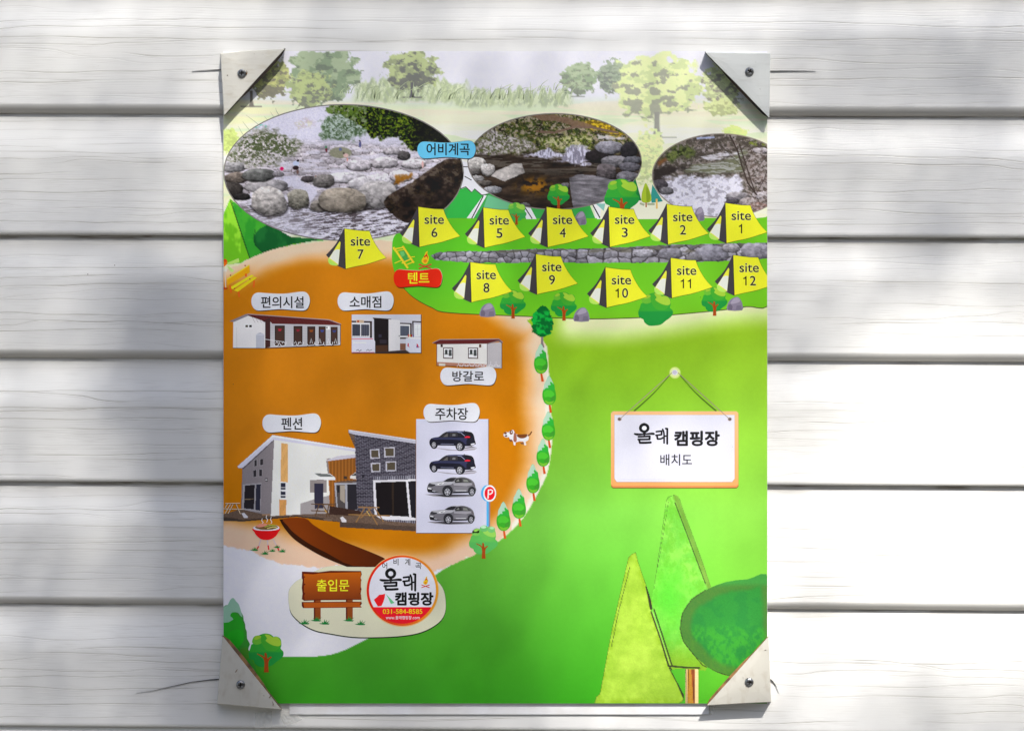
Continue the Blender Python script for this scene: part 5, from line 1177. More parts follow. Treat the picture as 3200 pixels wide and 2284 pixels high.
# ------------------------------------------------------------------ guest house
def house(X, Y):
    g = vnoise(X / 4, Y / 4, 3)
    img = np.zeros(X.shape + (3,)) + np.array((104, 84, 70.0))
    img = mixc(img, (70, 54, 46), sstep(.45, .7, fbm(X, Y, 90, 7, 3, 900)) * .7)
    def P(pts, c, v=0.0):
        nonlocal img
        m = inpoly(X, Y, pts); cc = np.asarray(c, float) * (1 + v * (g - .5))[..., None]; img = np.where(m[..., None], cc, img)
    P([(455, 345), (1115, 440), (1115, 480), (880, 500), (905, 720), (905, 960), (640, 958), (428, 965)], (216, 212, 204), .03)
    P([(200, 575), (445, 345), (457, 345), (430, 965), (345, 957), (190, 905)], (124, 117, 120), .06)
    P([(668, 862), (800, 820), (905, 795), (905, 960), (670, 958)], (146, 140, 140), .04)
    P([(515, 372), (570, 380), (567, 690), (508, 686)], (216, 160, 96)); P([(500, 828), (556, 830), (552, 958), (497, 962)], (206, 148, 84))
    img = np.where((inpoly(X, Y, [(510, 372), (570, 380), (552, 958), (497, 962)]) & (np.mod(X + (Y - 600) * .03, 11) < 2.0) & (img[..., 2] < 110))[..., None], img * .86, img)
    P([(505, 684), (557, 686), (552, 826), (502, 822)], (214, 214, 218))
    for a, b in ((694, 728), (733, 750), (762, 792), (797, 815)): P([(510, a), (550, a + 1), (549, b), (509, b)], (38, 40, 56))
    P([(890, 515), (1116, 488), (1132, 670), (1000, 680), (945, 692), (945, 890), (905, 880)], (150, 92, 36)); img = np.where((inpoly(X, Y, [(890, 515), (1116, 488), (1132, 670), (945, 690), (945, 890), (905, 880)]) & (np.mod(X, 9) < 2.6))[..., None], img * .62, img)
    P([(876, 512), (970, 478), (1116, 464), (1116, 490), (892, 518)], (186, 182, 192)); P([(878, 518), (892, 516), (906, 640), (895, 660)], (130, 120, 116))
    P([(748, 670), (882, 668), (880, 772), (748, 770)], (132, 124, 122)); P([(780, 700), (854, 700), (856, 900), (784, 902)], (44, 42, 58)); P([(880, 672), (895, 672), (903, 760), (905, 790), (880, 790)], (214, 208, 200))
    P([(762, 613), (912, 622), (952, 652), (950, 672), (820, 668), (752, 668)], (218, 214, 206)); P([(780, 615), (905, 624), (938, 644), (820, 642)], (96, 100, 98)); P([(820, 644), (950, 652), (950, 672), (820, 668)], (226, 222, 214))
    P([(1072, 640), (1118, 606), (1130, 610), (1130, 664), (1072, 660)], (206, 202, 196)); P([(1080, 636), (1118, 612), (1126, 634)], (60, 62, 62))
    P([(944, 694), (1135, 692), (1140, 918), (962, 914)], (150, 150, 158)); P([(958, 708), (1030, 708), (1034, 905), (972, 905)], (72, 66, 66)); P([(990, 712), (1030, 712), (1030, 860), (990, 830)], (150, 140, 128)); P([(1046, 708), (1126, 706), (1134, 912), (1052, 908)], (38, 36, 42)); P([(965, 716), (985, 716), (985, 770), (965, 770)], (36, 34, 38))
    # brick wing
    bw = inpoly(X, Y, [(1106, 300), (1600, 372), (1600, 1030), (1340, 1010), (1262, 945), (1130, 930)])
    yy = Y - (X - 1110) * .05 * (1 - (Y - 300) / 500); row = np.floor(yy / 13.2); fx = np.mod(X + (row % 2) * 19 - yy * .03, 38); fy = np.mod(yy, 13.2)
    br = np.array((60, 56, 66.0)) * (.8 + .4 * vnoise(np.floor((X + (row % 2) * 19) / 38) + .5, row + .5, 30))[..., None]
    br = mixc(br, (150, 150, 160), np.maximum((fx < 4.5), (fy < 2.6)) * .48); img = np.where(bw[..., None], br, img)
    sold = (inpoly(X, Y, [(1255, 645), (1600, 632), (1600, 664), (1255, 668)]) | inpoly(X, Y, [(1340, 985), (1600, 992), (1600, 1020), (1340, 1008)])); img = np.where(sold[..., None], mixc(np.zeros(img.shape) + np.array((66, 62, 74.0)), (156, 156, 166), np.mod(X, 15) < 4.5), img)
    for a, b, c, d in ((1230, 420, 1308, 500), (1344, 404, 1430, 488), (1238, 530, 1314, 608), (1356, 518, 1442, 602)):
        P([(a, b + 4), (c, b), (c + 3, d - 3), (a + 4, d)], (178, 176, 186)); P([(a + 11, b + 13), (c - 8, b + 10), (c - 6, d - 12), (a + 14, d - 10)], (78, 70, 56), .2)
    P([(1255, 672), (1600, 664), (1600, 992), (1345, 985), (1268, 950)], (206, 204, 212)); P([(1275, 690), (1522, 682), (1548, 968), (1290, 952)], (24, 20, 22)); P([(1408, 686), (1422, 686), (1424, 960), (1412, 960)], (48, 38, 30)); P([(1540, 682), (1600, 678), (1600, 978), (1566, 972)], (28, 26, 32)); P([(1268, 955), (1345, 962), (1600, 985), (1600, 998), (1330, 990)], (206, 204, 212))
    # roofs
    P([(160, 560), (445, 306), (1114, 414), (1114, 442), (457, 347), (205, 575), (168, 576)], (192, 190, 204)); P([(163, 562), (446, 309), (1114, 416), (1114, 426), (450, 325)], (214, 212, 224)); P([(170, 575), (205, 572), (455, 344), (455, 352), (210, 582)], (74, 68, 74))
    P([(1058, 264), (1600, 345), (1600, 378), (1108, 306), (1058, 290)], (176, 174, 186)); P([(1058, 264), (1600, 345), (1600, 352), (1060, 272)], (210, 208, 220)); P([(1060, 290), (1108, 305), (1600, 378), (1600, 386), (1108, 314)], (44, 40, 48))
    # gable openings
    for a, b, c, d in ((297, 510, 318, 560), (342, 502, 365, 550), (290, 592, 313, 645), (335, 586, 359, 640)): P([(a - 2, b - 1), (c + 3, b - 5), (c + 2, d + 2), (a - 3, d + 5)], (150, 146, 148)); P([(a, b + 2), (c, b - 2), (c, d - 2), (a, d + 2)], (44, 40, 44))
    P([(206, 706), (354, 694), (348, 930), (200, 915)], (150, 146, 150)); P([(220, 716), (300, 708), (294, 908), (212, 900)], (34, 30, 34)); P([(312, 706), (350, 704), (342, 918), (304, 912)], (42, 42, 56)); P([(218, 824), (290, 820), (290, 826), (216, 832)], (120, 104, 84))
    P([(382, 658), (406, 656), (404, 684), (386, 682)], (60, 56, 58)); P([(388, 664), (400, 664), (400, 674), (388, 674)], (170, 168, 170)); P([(1166, 628), (1186, 626), (1184, 652), (1168, 650)], (36, 34, 40)); P([(1018, 642), (1044, 640), (1042, 666), (1022, 664)], (60, 50, 44))
    # deck edges
    P([(48, 962), (205, 985), (640, 956), (860, 978), (990, 1004), (1600, 1046), (1600, 1020), (1340, 1000), (1130, 930), (640, 950), (430, 962), (190, 905), (48, 950)], (96, 78, 66), .3)
    P([(48, 972), (205, 992), (640, 958), (860, 984), (1000, 1010), (1000, 1050), (985, 1010), (860, 998), (640, 968), (205, 1006), (48, 1000)], (60, 52, 44)); P([(990, 1010), (1600, 1048), (1600, 1084), (990, 1052)], (74, 60, 52), .3)
    P([(905, 880), (1140, 918), (1180, 940), (1100, 960), (900, 950)], (56, 38, 32), .3)
    P([(194, 940), (215, 935), (246, 968), (240, 978), (212, 976)], (196, 194, 200)); P([(990, 975), (1010, 966), (1042, 996), (1040, 1014), (1004, 1010)], (206, 202, 204)); P([(855, 985), (925, 985), (925, 1005), (860, 1004)], (110, 92, 74)); P([(358, 946), (420, 944), (420, 956), (362, 960)], (150, 116, 84))
    def Ln(pts, w_, c):
        nonlocal img
        img = mixc(img, c, sstep(w_ * .62, w_ * .38, segdist(X, Y, pts, False)))
    for c, pl in (((88, 64, 44), [((760, 865), (945, 868)), ((760, 918), (880, 925)), ((820, 870), (790, 960)), ((900, 870), (880, 965)), ((850, 870), (905, 960))]), ((140, 104, 62), [((1140, 890), (1305, 892)), ((1060, 950), (1390, 960)), ((1190, 895), (1120, 1010)), ((1270, 895), (1340, 1005)), ((1215, 895), (1290, 1030)), ((1240, 898), (1160, 975))])):
        for a, b in pl: Ln([a, b], 9, c)
    Ln([(1205, 920), (1230, 960)], 5, (206, 178, 90)); Ln([(864, 910), (880, 930)], 6, (190, 150, 60))
    img *= (1 + .03 * (g - .5))[..., None]
    return img
HP = [(160, 560), (445, 306), (1058, 407), (1112, 416), (1058, 290), (1058, 264), (1604, 345), (1604, 1084), (990, 1052), (990, 1010), (860, 998), (640, 968), (205, 1006), (40, 1000), (40, 950), (190, 905), (200, 578), (168, 577)]
picture("printed_building", TE, 698, 1340, 1300, 1662, 1.5, house, 6, lambda u, v: inpoly(u, v, HP), label="guest house with a cream gable, timber middle and dark brick wing")
p = Pic(ZE, 7)
for a, b in [((62, 862), (180, 860)), ((48, 905), (210, 910)), ((105, 868), (60, 945)), ((150, 868), (185, 948)), ((80, 865), (60, 900)), ((125, 868), (85, 945))]: p.line([a, b], 10, (60, 44, 34)); p.line([(a[0], a[1] - 2), (b[0], b[1] - 2)], 6, (206, 184, 156))
p.build("printed_picnic_table")

# ------------------------------------------------------------------ parking panel and cars
p = Pic(ZE, 8); p.poly([(1606, 183), (2192, 183), (2192, 1102), (1606, 1102)], (70, 44, 20)); p.poly([(1605, 179), (2188, 179), (2188, 1098), (1605, 1098)], (190, 190, 206)); p.build("parking_panel")
plate(ZE, 1664, 50, 2117, 202, "주차장", (1758, 88, 2024, 186))
def wheel(p, cx, cy, rx, ry):
    p.poly(ell(cx, cy, rx, ry, 20), (24, 24, 28)); p.poly(ell(cx - 1, cy, rx * .74, ry * .76, 18), (150, 150, 156))
    for k in range(5):
        a = k * 2 * math.pi / 5 + .4; b = a + .63; p.poly([(cx + rx * .18 * math.cos(b), cy + ry * .18 * math.sin(b)), (cx + rx * .62 * math.cos(b - .28), cy + ry * .64 * math.sin(b - .28)), (cx + rx * .62 * math.cos(b + .28), cy + ry * .64 * math.sin(b + .28))], (52, 52, 58)); p.k -= .1
    p.k += .1; p.poly(ell(cx, cy, rx * .14, ry * .14, 8), (190, 190, 196))
def car_dark(dy):
    tf = lambda x, y: ZJ(x, y + dy); p = Pic(tf, 9)
    p.poly([(200, 560), (500, 590), (780, 566), (740, 592), (600, 604), (400, 596)], (150, 146, 156))
    p.poly([(500, 585), (770, 560), (700, 545)], (108, 102, 110))
    p.poly([(170, 500), (172, 478), (192, 446), (250, 430), (290, 424), (340, 385), (390, 360), (450, 352), (580, 352), (700, 366), (735, 410), (745, 460), (758, 505), (750, 524), (700, 540), (640, 545), (560, 540), (280, 534), (200, 550), (176, 530)], (22, 22, 34), 2)
    p.poly([(200, 446), (290, 426), (380, 430), (520, 436), (640, 440), (640, 470), (500, 462), (300, 458), (240, 462)], (46, 49, 78), 2)
    p.poly([(390, 361), (450, 354), (580, 355), (620, 364), (480, 364), (400, 372)], (92, 98, 134)); p.poly([(280, 466), (500, 474), (480, 506), (300, 500)], (20, 20, 34))
    p.poly([(300, 430), (345, 392), (395, 368), (425, 364), (412, 426), (330, 434)], (44, 42, 44)); p.poly([(430, 365), (525, 366), (532, 420), (424, 426)], (50, 48, 50)); p.poly([(538, 368), (560, 372), (606, 412), (540, 420)], (30, 30, 36)); p.poly([(345, 425), (400, 380), (404, 424)], (92, 88, 84)); p.poly([(465, 390), (500, 390), (500, 414), (460, 414)], (110, 110, 112))
    p.line([(528, 366), (570, 372), (620, 414)], 7, (140, 144, 170)); p.poly([(612, 366), (706, 368), (725, 405), (690, 412), (650, 410)], (22, 22, 28)); p.poly([(618, 424), (650, 414), (690, 422), (684, 436), (620, 438)], (196, 30, 50))
    p.poly([(690, 440), (738, 420), (745, 470), (700, 500)], (26, 26, 40)); p.poly([(640, 470), (610, 450), (560, 470), (640, 530)], (42, 44, 72)); p.line([(312, 514), (480, 518)], 5, (130, 134, 160)); p.poly([(660, 530), (700, 512), (754, 496), (752, 520), (700, 545)], (24, 24, 28)); p.poly([(694, 514), (744, 504), (742, 524), (700, 532)], (196, 196, 206)); p.poly([(600, 352), (620, 344), (624, 354)], (30, 30, 50))
    p.poly(ell(230, 526, 46, 52, 18), (22, 22, 34)); wheel(p, 228, 526, 34, 46); p.poly(ell(562, 542, 62, 62, 18), (22, 22, 32)); wheel(p, 554, 548, 46, 56)
    p.build("printed_car", label="dark blue car seen from behind on the parking panel, " + ("topmost of four" if dy == 0 else "second from the top"))
def car_silver(dx, dy, s):
    tf = lambda x, y: ZJ(755 + (x - 755) * s + dx, 1180 + (y - 1180) * s + dy); p = Pic(tf, 9)
    p.poly([(110, 1155), (200, 1150), (740, 1168), (700, 1184), (420, 1194), (220, 1178)], (130, 128, 134)); p.poly([(200, 1150), (730, 1160), (640, 1172), (360, 1186)], (58, 56, 60))
    p.poly([(140, 1090), (146, 1050), (170, 1010), (230, 1000), (300, 992), (360, 985), (430, 945), (520, 934), (620, 938), (700, 968), (740, 1010), (752, 1060), (764, 1090), (755, 1120), (700, 1130), (480, 1140), (420, 1160), (260, 1140), (160, 1130)], (104, 102, 108), 2)
    p.poly([(180, 1010), (300, 996), (400, 990), (470, 1000), (440, 1030), (300, 1042), (240, 1040)], (164, 164, 170), 2); p.poly([(430, 945), (520, 935), (600, 938), (500, 944)], (196, 196, 202)); p.poly([(470, 1010), (700, 1010), (735, 1030), (640, 1050), (480, 1040)], (146, 144, 150))
    p.poly([(345, 990), (400, 956), (440, 944), (512, 942), (470, 992), (400, 996)], (40, 40, 42)); p.poly([(478, 1002), (510, 960), (540, 950), (584, 950), (586, 1004), (490, 1012)], (46, 46, 46)); p.poly([(594, 952), (640, 956), (700, 990), (706, 1008), (596, 1006)], (70, 70, 70)); p.poly([(505, 990), (540, 962), (550, 990)], (124, 124, 118)); p.poly([(600, 966), (650, 970), (670, 998), (604, 996)], (120, 122, 116))
    p.line([(590, 950), (592, 1006)], 6, (30, 30, 32)); p.line([(480, 1000), (510, 958), (560, 946), (640, 952), (708, 996)], 4, (60, 60, 62)); p.poly([(460, 990), (490, 990), (498, 1008), (470, 1012)], (150, 150, 156))
    p.poly([(152, 1030), (170, 1018), (240, 1028), (250, 1042), (200, 1058), (158, 1052)], (52, 52, 56)); p.poly([(262, 1030), (300, 1010), (362, 1002), (340, 1024), (290, 1038)], (218, 218, 222)); p.poly([(290, 1022), (340, 1010), (330, 1020), (300, 1030)], (90, 90, 96))
    p.poly([(142, 1070), (200, 1080), (240, 1120), (300, 1132), (230, 1140), (150, 1126)], (34, 34, 38)); p.poly([(150, 1070), (196, 1078), (196, 1092), (152, 1084)], (206, 206, 216)); p.poly([(205, 1100), (250, 1112), (240, 1124), (206, 1116)], (150, 150, 156))
    p.poly([(480, 1060), (650, 1056), (670, 1100), (640, 1130), (480, 1126)], (116, 114, 120)); p.poly([(500, 1104), (640, 1104), (640, 1112), (505, 1112)], (206, 206, 212)); p.poly([(470, 1120), (660, 1118), (660, 1136), (470, 1142)], (34, 34, 38)); p.poly([(706, 1010), (744, 1022), (748, 1052), (720, 1040)], (96, 90, 94))
    p.poly(ell(400, 1110, 68, 72, 20), (44, 44, 48)); wheel(p, 400, 1124, 50, 60); p.poly(ell(708, 1112, 50, 58, 20), (44, 44, 48)); wheel(p, 712, 1124, 36, 52)
    p.build("printed_car", label="silver car seen from the front on the parking panel, " + ("third from the top" if dx == 0 else "lowest of four"))
car_dark(0); car_dark(299); car_silver(0, 0, 1.0); car_silver(-14, 346, .93)
p = Pic(ZJ, 10.5); p.poly([(897, 1200), (940, 1200), (940, 1560), (897, 1560)], (120, 116, 130)); p.poly([(895, 1200), (922, 1200), (922, 1560), (895, 1560)], (70, 158, 240)); p.poly(ell(905, 1140, 80, 104), (70, 158, 240)); p.poly(ell(935, 1142, 82, 106), (216, 210, 222)); p.poly(ell(936, 1142, 66, 84), (220, 18, 34))
p.stroke([(914, 1200), (920, 1100), (950, 1096), (972, 1106), (966, 1136), (940, 1152), (922, 1152)], 17, (226, 214, 224)); p.build("parking_sign")

# ------------------------------------------------------------------ dog, grill, path, bench, windmill, chair, fire
p = Pic(ZF, 6); w_ = (214, 206, 208); b_ = (112, 62, 30)
p.poly([(585, 838), (600, 822), (620, 820), (632, 845), (680, 850), (708, 846), (716, 862), (712, 884), (696, 894), (700, 914), (686, 914), (680, 892), (634, 896), (632, 914), (620, 914), (616, 890), (600, 880), (590, 866)], w_, 2)
p.poly([(558, 840), (570, 830), (590, 840), (592, 862), (570, 866), (556, 856)], (222, 216, 216), 2); p.poly([(556, 836), (572, 830), (578, 842), (564, 848)], b_); p.poly([(560, 854), (576, 850), (580, 862), (566, 862)], (90, 60, 60)); p.poly(ell(604, 834, 11, 14), b_); p.poly(ell(606, 832, 4, 5), (230, 230, 226)); p.poly([(622, 838), (634, 842), (640, 880), (632, 896), (618, 886)], (150, 92, 72), 2)
p.poly([(636, 850), (676, 846), (706, 846), (700, 864), (676, 872), (654, 868)], b_, 2); p.line([(708, 856), (724, 846), (734, 828)], 8, b_, 3); p.poly([(588, 882), (606, 878), (614, 888), (600, 894)], (120, 74, 50)); p.poly([(660, 900), (684, 896), (684, 910), (668, 908)], (120, 74, 50))
p.build("printed_dog")
p = Pic(ZE, 7)
c0 = smooth([(500, 985), (545, 1050), (620, 1130), (740, 1210), (870, 1280), (1040, 1366), (1130, 1380), (1400, 1380), (1360, 1310), (1260, 1270), (1130, 1215), (980, 1150), (850, 1080), (770, 1030), (700, 982)], 4)
p.poly([(498, 988)] + smooth([(500, 990), (540, 1060), (620, 1150), (740, 1230), (870, 1300), (1045, 1372)], 4, False) + [(1180, 1372)] + smooth([(1180, 1366), (920, 1255), (780, 1180), (660, 1100), (600, 1035), (570, 985)], 4, False), (48, 20, 4))
def pc(x, y): t = min(1, max(0, (x - 500) / 850)); return (124 - 56 * t, 54 - 30 * t, 8 - 6 * t)
p.poly(smooth([(530, 984), (565, 1040), (620, 1100), (740, 1185), (880, 1258), (1098, 1364), (1398, 1364), (1360, 1310), (1260, 1262), (1130, 1210), (980, 1150), (850, 1080), (770, 1030), (700, 978)], 3), pc)
p.build("printed_path")
G_ = (26, 116, 50)
def tuft(p, cx, cy, s):
    for a, b in ((-1, -.2), (-.5, -.6), (0, -1), (.4, -.9), (.9, -.7)):
        p.poly([(cx - 8 * s + a * 6 * s, cy), (cx + a * 46 * s, cy + b * 36 * s), (cx + 8 * s + a * 10 * s, cy)], G_); p.k -= .1
    p.k += .1; p.poly([(cx - 42 * s, cy - 2 * s), (cx - 10 * s, cy - 8 * s), (cx + 38 * s, cy - 4 * s), (cx + 32 * s, cy + 5 * s), (cx - 10 * s, cy + 5 * s)], G_)
p = Pic(ZE, 8)
for a in ([(362, 980), (356, 1000), (368, 1010), (360, 1024)], [(398, 955), (392, 975), (404, 990), (396, 1012)], [(434, 968), (428, 990), (438, 1008), (432, 1022)]): p.line(a, 5, (226, 222, 222), 3)
for a, b, c in (((350, 1150), (332, 1205), (318, 1230)), ((402, 1155), (408, 1198), (414, 1234)), ((450, 1150), (476, 1200), (496, 1240))): p.line([a, b], 9, (190, 170, 176)); p.line([b, c], 11, (200, 24, 40))
for c in ((296, 1238, .85), (380, 1268, .85), (440, 1246, .7), (520, 1250, .8), (478, 1216, .7)): tuft(p, *c)
p.poly([(290, 1055), (496, 1055), (492, 1090), (470, 1125), (430, 1150), (392, 1155), (350, 1148), (315, 1120), (296, 1090)], (206, 14, 20), 2)
p.poly([(290, 1050), (330, 1040), (400, 1030), (470, 1038), (497, 1050), (494, 1068), (440, 1080), (350, 1080), (294, 1070)], (208, 200, 206), 2); p.poly([(300, 1052), (340, 1036), (400, 1030), (470, 1040), (488, 1054), (440, 1070), (350, 1072)], (108, 80, 44), 2)
p.poly([(312, 1048), (340, 1026), (390, 1024), (400, 1036), (350, 1052)], (206, 130, 110), 3); p.line([(380, 1050), (430, 1036), (470, 1040)], 10, (150, 156, 60), 2); p.line([(400, 1062), (450, 1050), (480, 1056)], 7, (196, 190, 110), 2)
p.build("printed_grill")
p = Pic(ZD, 6)
p.poly([(60, 350), (80, 345), (97, 368), (90, 400), (62, 425)], (222, 96, 10)); p.poly([(62, 350), (82, 348), (92, 365), (70, 380)], (206, 60, 20)); p.line([(70, 425), (80, 630)], 8, (200, 190, 176)); p.poly([(60, 625), (100, 630), (98, 645), (60, 650)], (170, 60, 10)); p.poly([(95, 385), (208, 338), (216, 376), (105, 405)], (170, 206, 100)); p.poly([(92, 412), (120, 425), (160, 455), (152, 478), (125, 470)], (180, 214, 120)); p.build("printed_windmill")
p = Pic(ZD, 6.5)
p.poly([(92, 540), (315, 400), (320, 480), (98, 606)], (222, 150, 10)); p.poly([(92, 540), (315, 400), (316, 412), (94, 552)], (230, 190, 50)); p.poly([(115, 630), (335, 502), (358, 512), (150, 645)], (228, 200, 30)); p.poly([(158, 655), (360, 520), (392, 532), (200, 672)], (226, 190, 24)); p.line([(158, 658), (200, 674), (392, 534)], 5, (190, 110, 10))
for a, b in (((120, 605), (135, 680)), ((205, 668), (215, 722)), ((362, 560), (355, 628)), ((280, 490), (280, 520))): p.line([a, b], 18, (206, 92, 22))
for a in ((168, 638), (272, 412), (128, 508), (318, 545)): p.poly(ell(a[0], a[1], 7), (150, 50, 20))
p.build("printed_bench")
def fire(tf, cx, cy, s, z=6, parent=board):
    p = Pic(tf, z); P = lambda l: [(cx + x * s, cy + y * s) for x, y in l]
    p.poly(P([(-12, 50), (-34, 30), (-30, 0), (-10, -22), (2, -60), (26, -78), (22, -50), (36, -20), (36, 10), (22, 40), (4, 52)]), (232, 180, 24), 2); p.poly(P([(-2, -10), (-14, -24), (8, -40), (24, -72), (18, -44), (30, -16), (18, 6), (22, -16), (6, -24)]), (190, 44, 20), 2); p.poly(P([(-18, 20), (0, 4), (20, 14), (8, 38), (-10, 36)]), (222, 120, 20), 3)
    for a, b in (((-62, 54), (62, 96)), ((62, 54), (-62, 96))): p.line(P([a, b]), 13 * s, (160, 30, 26)); p.line([(x, y - 2 * s) for x, y in P([a, b])], 5 * s, (206, 84, 40))
    p.build("printed_campfire")
fire(ZD, 2050, 345, 1.0); 
p = Pic(ZD, 6)
p.poly([(1795, 270), (1850, 262), (1880, 320), (1905, 335), (1860, 370), (1820, 345)], (60, 150, 66), 0); p.poly([(1800, 275), (1840, 270), (1850, 310), (1815, 330)], (96, 176, 96))
for a, b, w in (((1738, 232), (1880, 438), 22), ((1828, 220), (1938, 385), 20), ((1735, 250), (1840, 232), 12), ((1750, 270), (1850, 252), 8), ((1820, 388), (1905, 348), 14), ((1750, 388), (1825, 356), 9), ((1850, 410), (1935, 375), 11), ((1880, 330), (1950, 324), 9)): p.line([a, b], w, (226, 176, 20)); p.line([(a[0] - 3, a[1]), (b[0] - 3, b[1])], w * .35, (240, 208, 60))
p.build("printed_deck_chair")

# ------------------------------------------------------------------ entrance: oval, wooden sign, emblem
p = Pic(ZG, 6)
ov = smooth([(630, 400), (640, 340), (690, 280), (745, 245), (850, 190), (960, 145), (1080, 132), (1400, 130), (1700, 170), (1900, 230), (2000, 330), (2028, 460), (2015, 570), (1950, 650), (1820, 720), (1650, 755), (1420, 768), (1200, 765), (1000, 735), (860, 705), (740, 640), (660, 560), (635, 480)], 4)
p.poly([(x + (2 if x > 1300 else -1), y + (10 if y > 500 else 0)) for x, y in ov], (20, 34, 14)); p.poly(ov, (196, 194, 168)); ovp = p.build("entrance_panel")
p = Pic(ZG, 8); w1 = (140, 62, 12); w2 = (84, 24, 8)
for a in (855, 1140): p.poly([(a, 430), (a + 62, 430), (a + 62, 610), (a, 618)], w2); p.poly([(a + 14, 430), (a + 62, 430), (a + 62, 608), (a + 14, 612)], (128, 62, 22))
p.poly([(748, 455), (1278, 452), (1284, 470), (1270, 485), (1282, 505), (760, 510), (748, 490)], w2); p.poly([(762, 460), (1278, 458), (1262, 475), (1276, 500), (770, 506)], (162, 76, 18))
p.poly([(750, 185), (900, 190), (1000, 178), (1275, 180), (1282, 210), (1270, 240), (1280, 260), (1268, 300), (1280, 340), (1272, 380), (1280, 436), (900, 440), (770, 445), (748, 430), (755, 380), (748, 330), (756, 260), (748, 240)], w2)
p.poly([(766, 205), (850, 210), (900, 202), (1000, 196), (1275, 190), (1276, 235), (1262, 242), (1276, 250), (1274, 330), (1262, 340), (1276, 350), (1274, 374), (1258, 380), (1276, 390), (1276, 430), (900, 432), (775, 438), (768, 400), (780, 380), (768, 370), (768, 310), (784, 298), (768, 290), (768, 240), (782, 232), (766, 225)], lambda x, y: (172 - (y - 190) * .22, 84 - (y - 190) * .14, 14))
for c in ((875, 622, 1.2), (950, 650, 1.2), (770, 648, 1.2), (1165, 622, 1.2), (1268, 655, 1.2)): tuft(p, c[0], c[1], c[2])
sg = p.build("printed_wooden_sign"); text("출입문", ZG, (880, 255, 1170, 360), (214, 214, 40), 11, sg, F_KOR, .012)
p = Pic(ZK, 9); cx, cy, R_ = 832, 808, 790
def ringc(x, y): t = min(1, max(0, (x - 40) / 1580)); u = min(1, max(0, y / 1600)); return (198 + 18 * t, 14 + 130 * t, 8 + 24 * t)
p.poly(ell(cx, cy + 4, R_ + 8, n=72), (206, 170, 110)); p.poly(ell(cx, cy, R_, R_ * .985, n=72), ringc); p.poly(ell(cx, cy, 738, 732, n=72), (200, 200, 214))
p.poly([(cx + 738 * math.cos(math.radians(a)), cy + 732 * math.sin(math.radians(a))) for a in range(30, 151, 4)], (212, 18, 36)); 
emb = p.build("campsite_emblem", label="round campsite emblem with red tent, telephone number and web address")
def olle(tf, z, parent, c=(18, 18, 20)):
    p = Pic(tf, z); st = lambda pts, w, sm=0: p.stroke(pts, w, c, sm)
    p.poly(ell(570, 432, 124, 118, 30), c); p.poly(ell(572, 436, 56, 54, 24), (200, 200, 214)); p.poly([(528, 340), (535, 318), (570, 310), (605, 320), (612, 345)], c, 2)
    st([(575, 530), (572, 580)], 66); p.poly([(322, 575), (335, 552), (380, 556), (560, 562), (700, 545), (790, 542), (820, 570), (800, 600), (700, 592), (560, 600), (400, 612), (340, 592)], c, 2)
    st([(435, 640), (560, 636), (700, 628)], 46); st([(700, 632), (695, 700)], 48); st([(430, 706), (560, 706), (698, 702)], 46); st([(452, 712), (468, 782)], 48); st([(470, 784), (600, 784), (722, 776)], 52)
    st([(856, 520), (920, 512), (978, 506)], 42); st([(980, 510), (976, 590)], 42); st([(846, 606), (910, 600), (980, 590)], 40); st([(870, 610), (884, 692)], 44); st([(888, 694), (960, 690), (1010, 664)], 42, 3)
    st([(1005, 466), (1035, 560), (1038, 790)], 40, 4); st([(1080, 446), (1115, 452)], 46); st([(1114, 460), (1112, 640), (1112, 806)], 46, 4); st([(1040, 626), (1110, 624)], 36)
    o = p.build("lettering"); move_under(o, parent); return o
olle(ZK, 11, emb)
text("캠핑장", ZK, (665, 842, 1516, 1140), (18, 18, 20), 11, emb, F_KOR, .042)
for s_, b in (("어", (384, 192, 494, 336)), ("비", (632, 104, 742, 250)), ("계", (884, 104, 1002, 256)), ("곡", (1114, 196, 1252, 334))): text(s_, ZK, b, (18, 18, 20), 11, emb, F_KOR, .01)
text("031-584-8585", ZK, (398, 1216, 1270, 1320), (226, 190, 20), 11, emb, None, .01); text("www.올래캠핑장.com", ZK, (466, 1366, 1210, 1444), (214, 206, 214), 11, emb, F_KOR, .01)
p = Pic(ZK, 11); p.poly([(198, 1010), (260, 960), (320, 900), (380, 896), (450, 876), (440, 960), (410, 1060), (370, 1145), (290, 1160), (240, 1080)], (206, 20, 28)); p.poly([(460, 880), (560, 980), (656, 1078), (576, 1104), (520, 980)], (90, 170, 120)); move_under(p.build("tent_mark"), emb)
fire(ZK, 1340, 605, 1.45, 11)

# ------------------------------------------------------------------ hanging title board
p = Pic(ZH, 8)
for a, b, w, c in (((960, 195), (605, 555), 9, (70, 104, 30)), ((1020, 200), (1380, 555), 9, (70, 104, 30))): p.line([a, ((a[0] + b[0]) / 2 + (12 if b[0] < 900 else -12), (a[1] + b[1]) / 2 + 8), b], 4, c, 4, w1=16)
p.poly(ell(990, 195, 54, 56), (176, 202, 96)); p.poly(ell(990, 192, 46, 46), (196, 214, 140))
def rr(x0, y0, x1, y1, r): return [(x0 + r, y0), (x1 - r, y0), (x1, y0 + r), (x1, y1 - r), (x1 - r, y1), (x0 + r, y1), (x0, y1 - r), (x0, y0 + r)]
p.poly(rr(390, 562, 1588, 1280, 18), (96, 84, 40)); p.poly(rr(390, 558, 1587, 1272, 18), (176, 108, 62)); p.poly(rr(388, 556, 1586, 1256, 18), lambda x, y: (204, 158, 112) if y < 800 else (196, 134, 80))
p.poly([(420, 588), (1552, 588), (1552, 1190), (1530, 1222), (440, 1222), (420, 1190)], (150, 130, 110)); p.poly([(422, 590), (1550, 590), (1550, 1188), (1526, 1218), (444, 1218), (422, 1188)], (184, 184, 196))
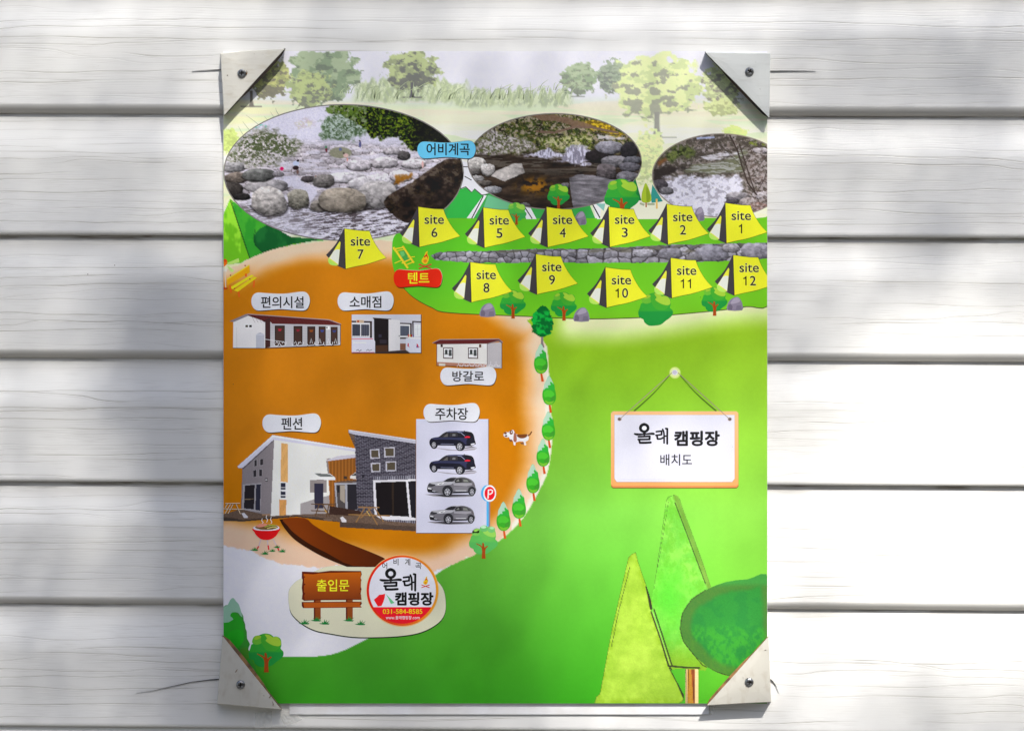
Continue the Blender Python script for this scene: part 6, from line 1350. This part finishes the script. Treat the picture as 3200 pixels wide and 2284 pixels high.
for k in range(4): p.line([(442, 1192 + k * 8), (1530, 1192 + k * 8)], 1.6, (160, 160, 172))
for x in (469, 1505): p.poly(ell(x, 630, 20, 18), (150, 132, 126)); p.poly(ell(x, 630, 14, 12), (70, 58, 60))
for a, b in (((962, 195), (472, 628)), ((1018, 195), (1502, 628))): p.line([a, b], 7, (112, 100, 84)); p.line([a, b], 3, (160, 146, 128))
p.poly(ell(989, 192, 27, 26), (206, 204, 212)); p.poly(ell(987, 189, 21, 20), (176, 174, 188))
tb = p.build("title_board", label="white title board drawn hanging from a pin, with the campsite name")
tt = lambda x, y: ZH(602 + (x - 322) * (928 - 602) / (1138 - 322), 664 + (y - 308) * (868 - 664) / (826 - 308))
olle(tt, 11, tb, (22, 22, 24)); text("캠핑장", ZH, (982, 738, 1412, 884), (22, 22, 24), 11, tb, F_KOR, .042); text("배치도", ZH, (852, 958, 1152, 1066), (22, 22, 24), 11, tb, F_KOR, .010)

# ------------------------------------------------------------------ clear tape and specks
def tape(name, pts, label, seed):
    m, nt, b = mat_base("clear_tape", (0.88, 0.88, 0.84), 0.12, 0, 0.6)
    b.inputs["Alpha"].default_value = 0.34
    r = random.Random(seed); nx, ny = 16, 10; v = []; f = []
    for j in range(ny + 1):
        for i in range(nx + 1):
            u, w = i / nx, j / ny
            x = (pts[0][0] * (1 - u) + pts[1][0] * u) * (1 - w) + (pts[3][0] * (1 - u) + pts[2][0] * u) * w; y = (pts[0][1] * (1 - u) + pts[1][1] * u) * (1 - w) + (pts[3][1] * (1 - u) + pts[2][1] * u) * w
            t_ = 0 if (i in (0, nx) or j in (0, ny)) else r.random() ** 4 * 0.0016
            v.append(W(x, y, SD - 0.0006 - t_))
    f = [(j * (nx + 1) + i, j * (nx + 1) + i + 1, (j + 1) * (nx + 1) + i + 1, (j + 1) * (nx + 1) + i) for j in range(ny) for i in range(nx)]
    c = v[len(v) // 2]; o = mesh_obj(name, v, f, m, smooth=True); tag(o, label, "tape", "strips of clear tape under the map"); return o
tape("clear_tape", [(796, 2226), (850, 2220), (848, 2272), (796, 2274)], "narrow strip of clear tape below the scuffed lower left bracket", 3)
tape("clear_tape", [(874, 2232), (912, 2218), (944, 2248), (890, 2270)], "crumpled diamond of clear tape beside the narrow strip, lower left", 7)
tape("clear_tape", [(2160, 2206), (2236, 2204), (2226, 2232), (2168, 2234)], "wrinkled piece of clear tape below the sunlit lower right bracket", 11)
bpy.context.view_layer.update()
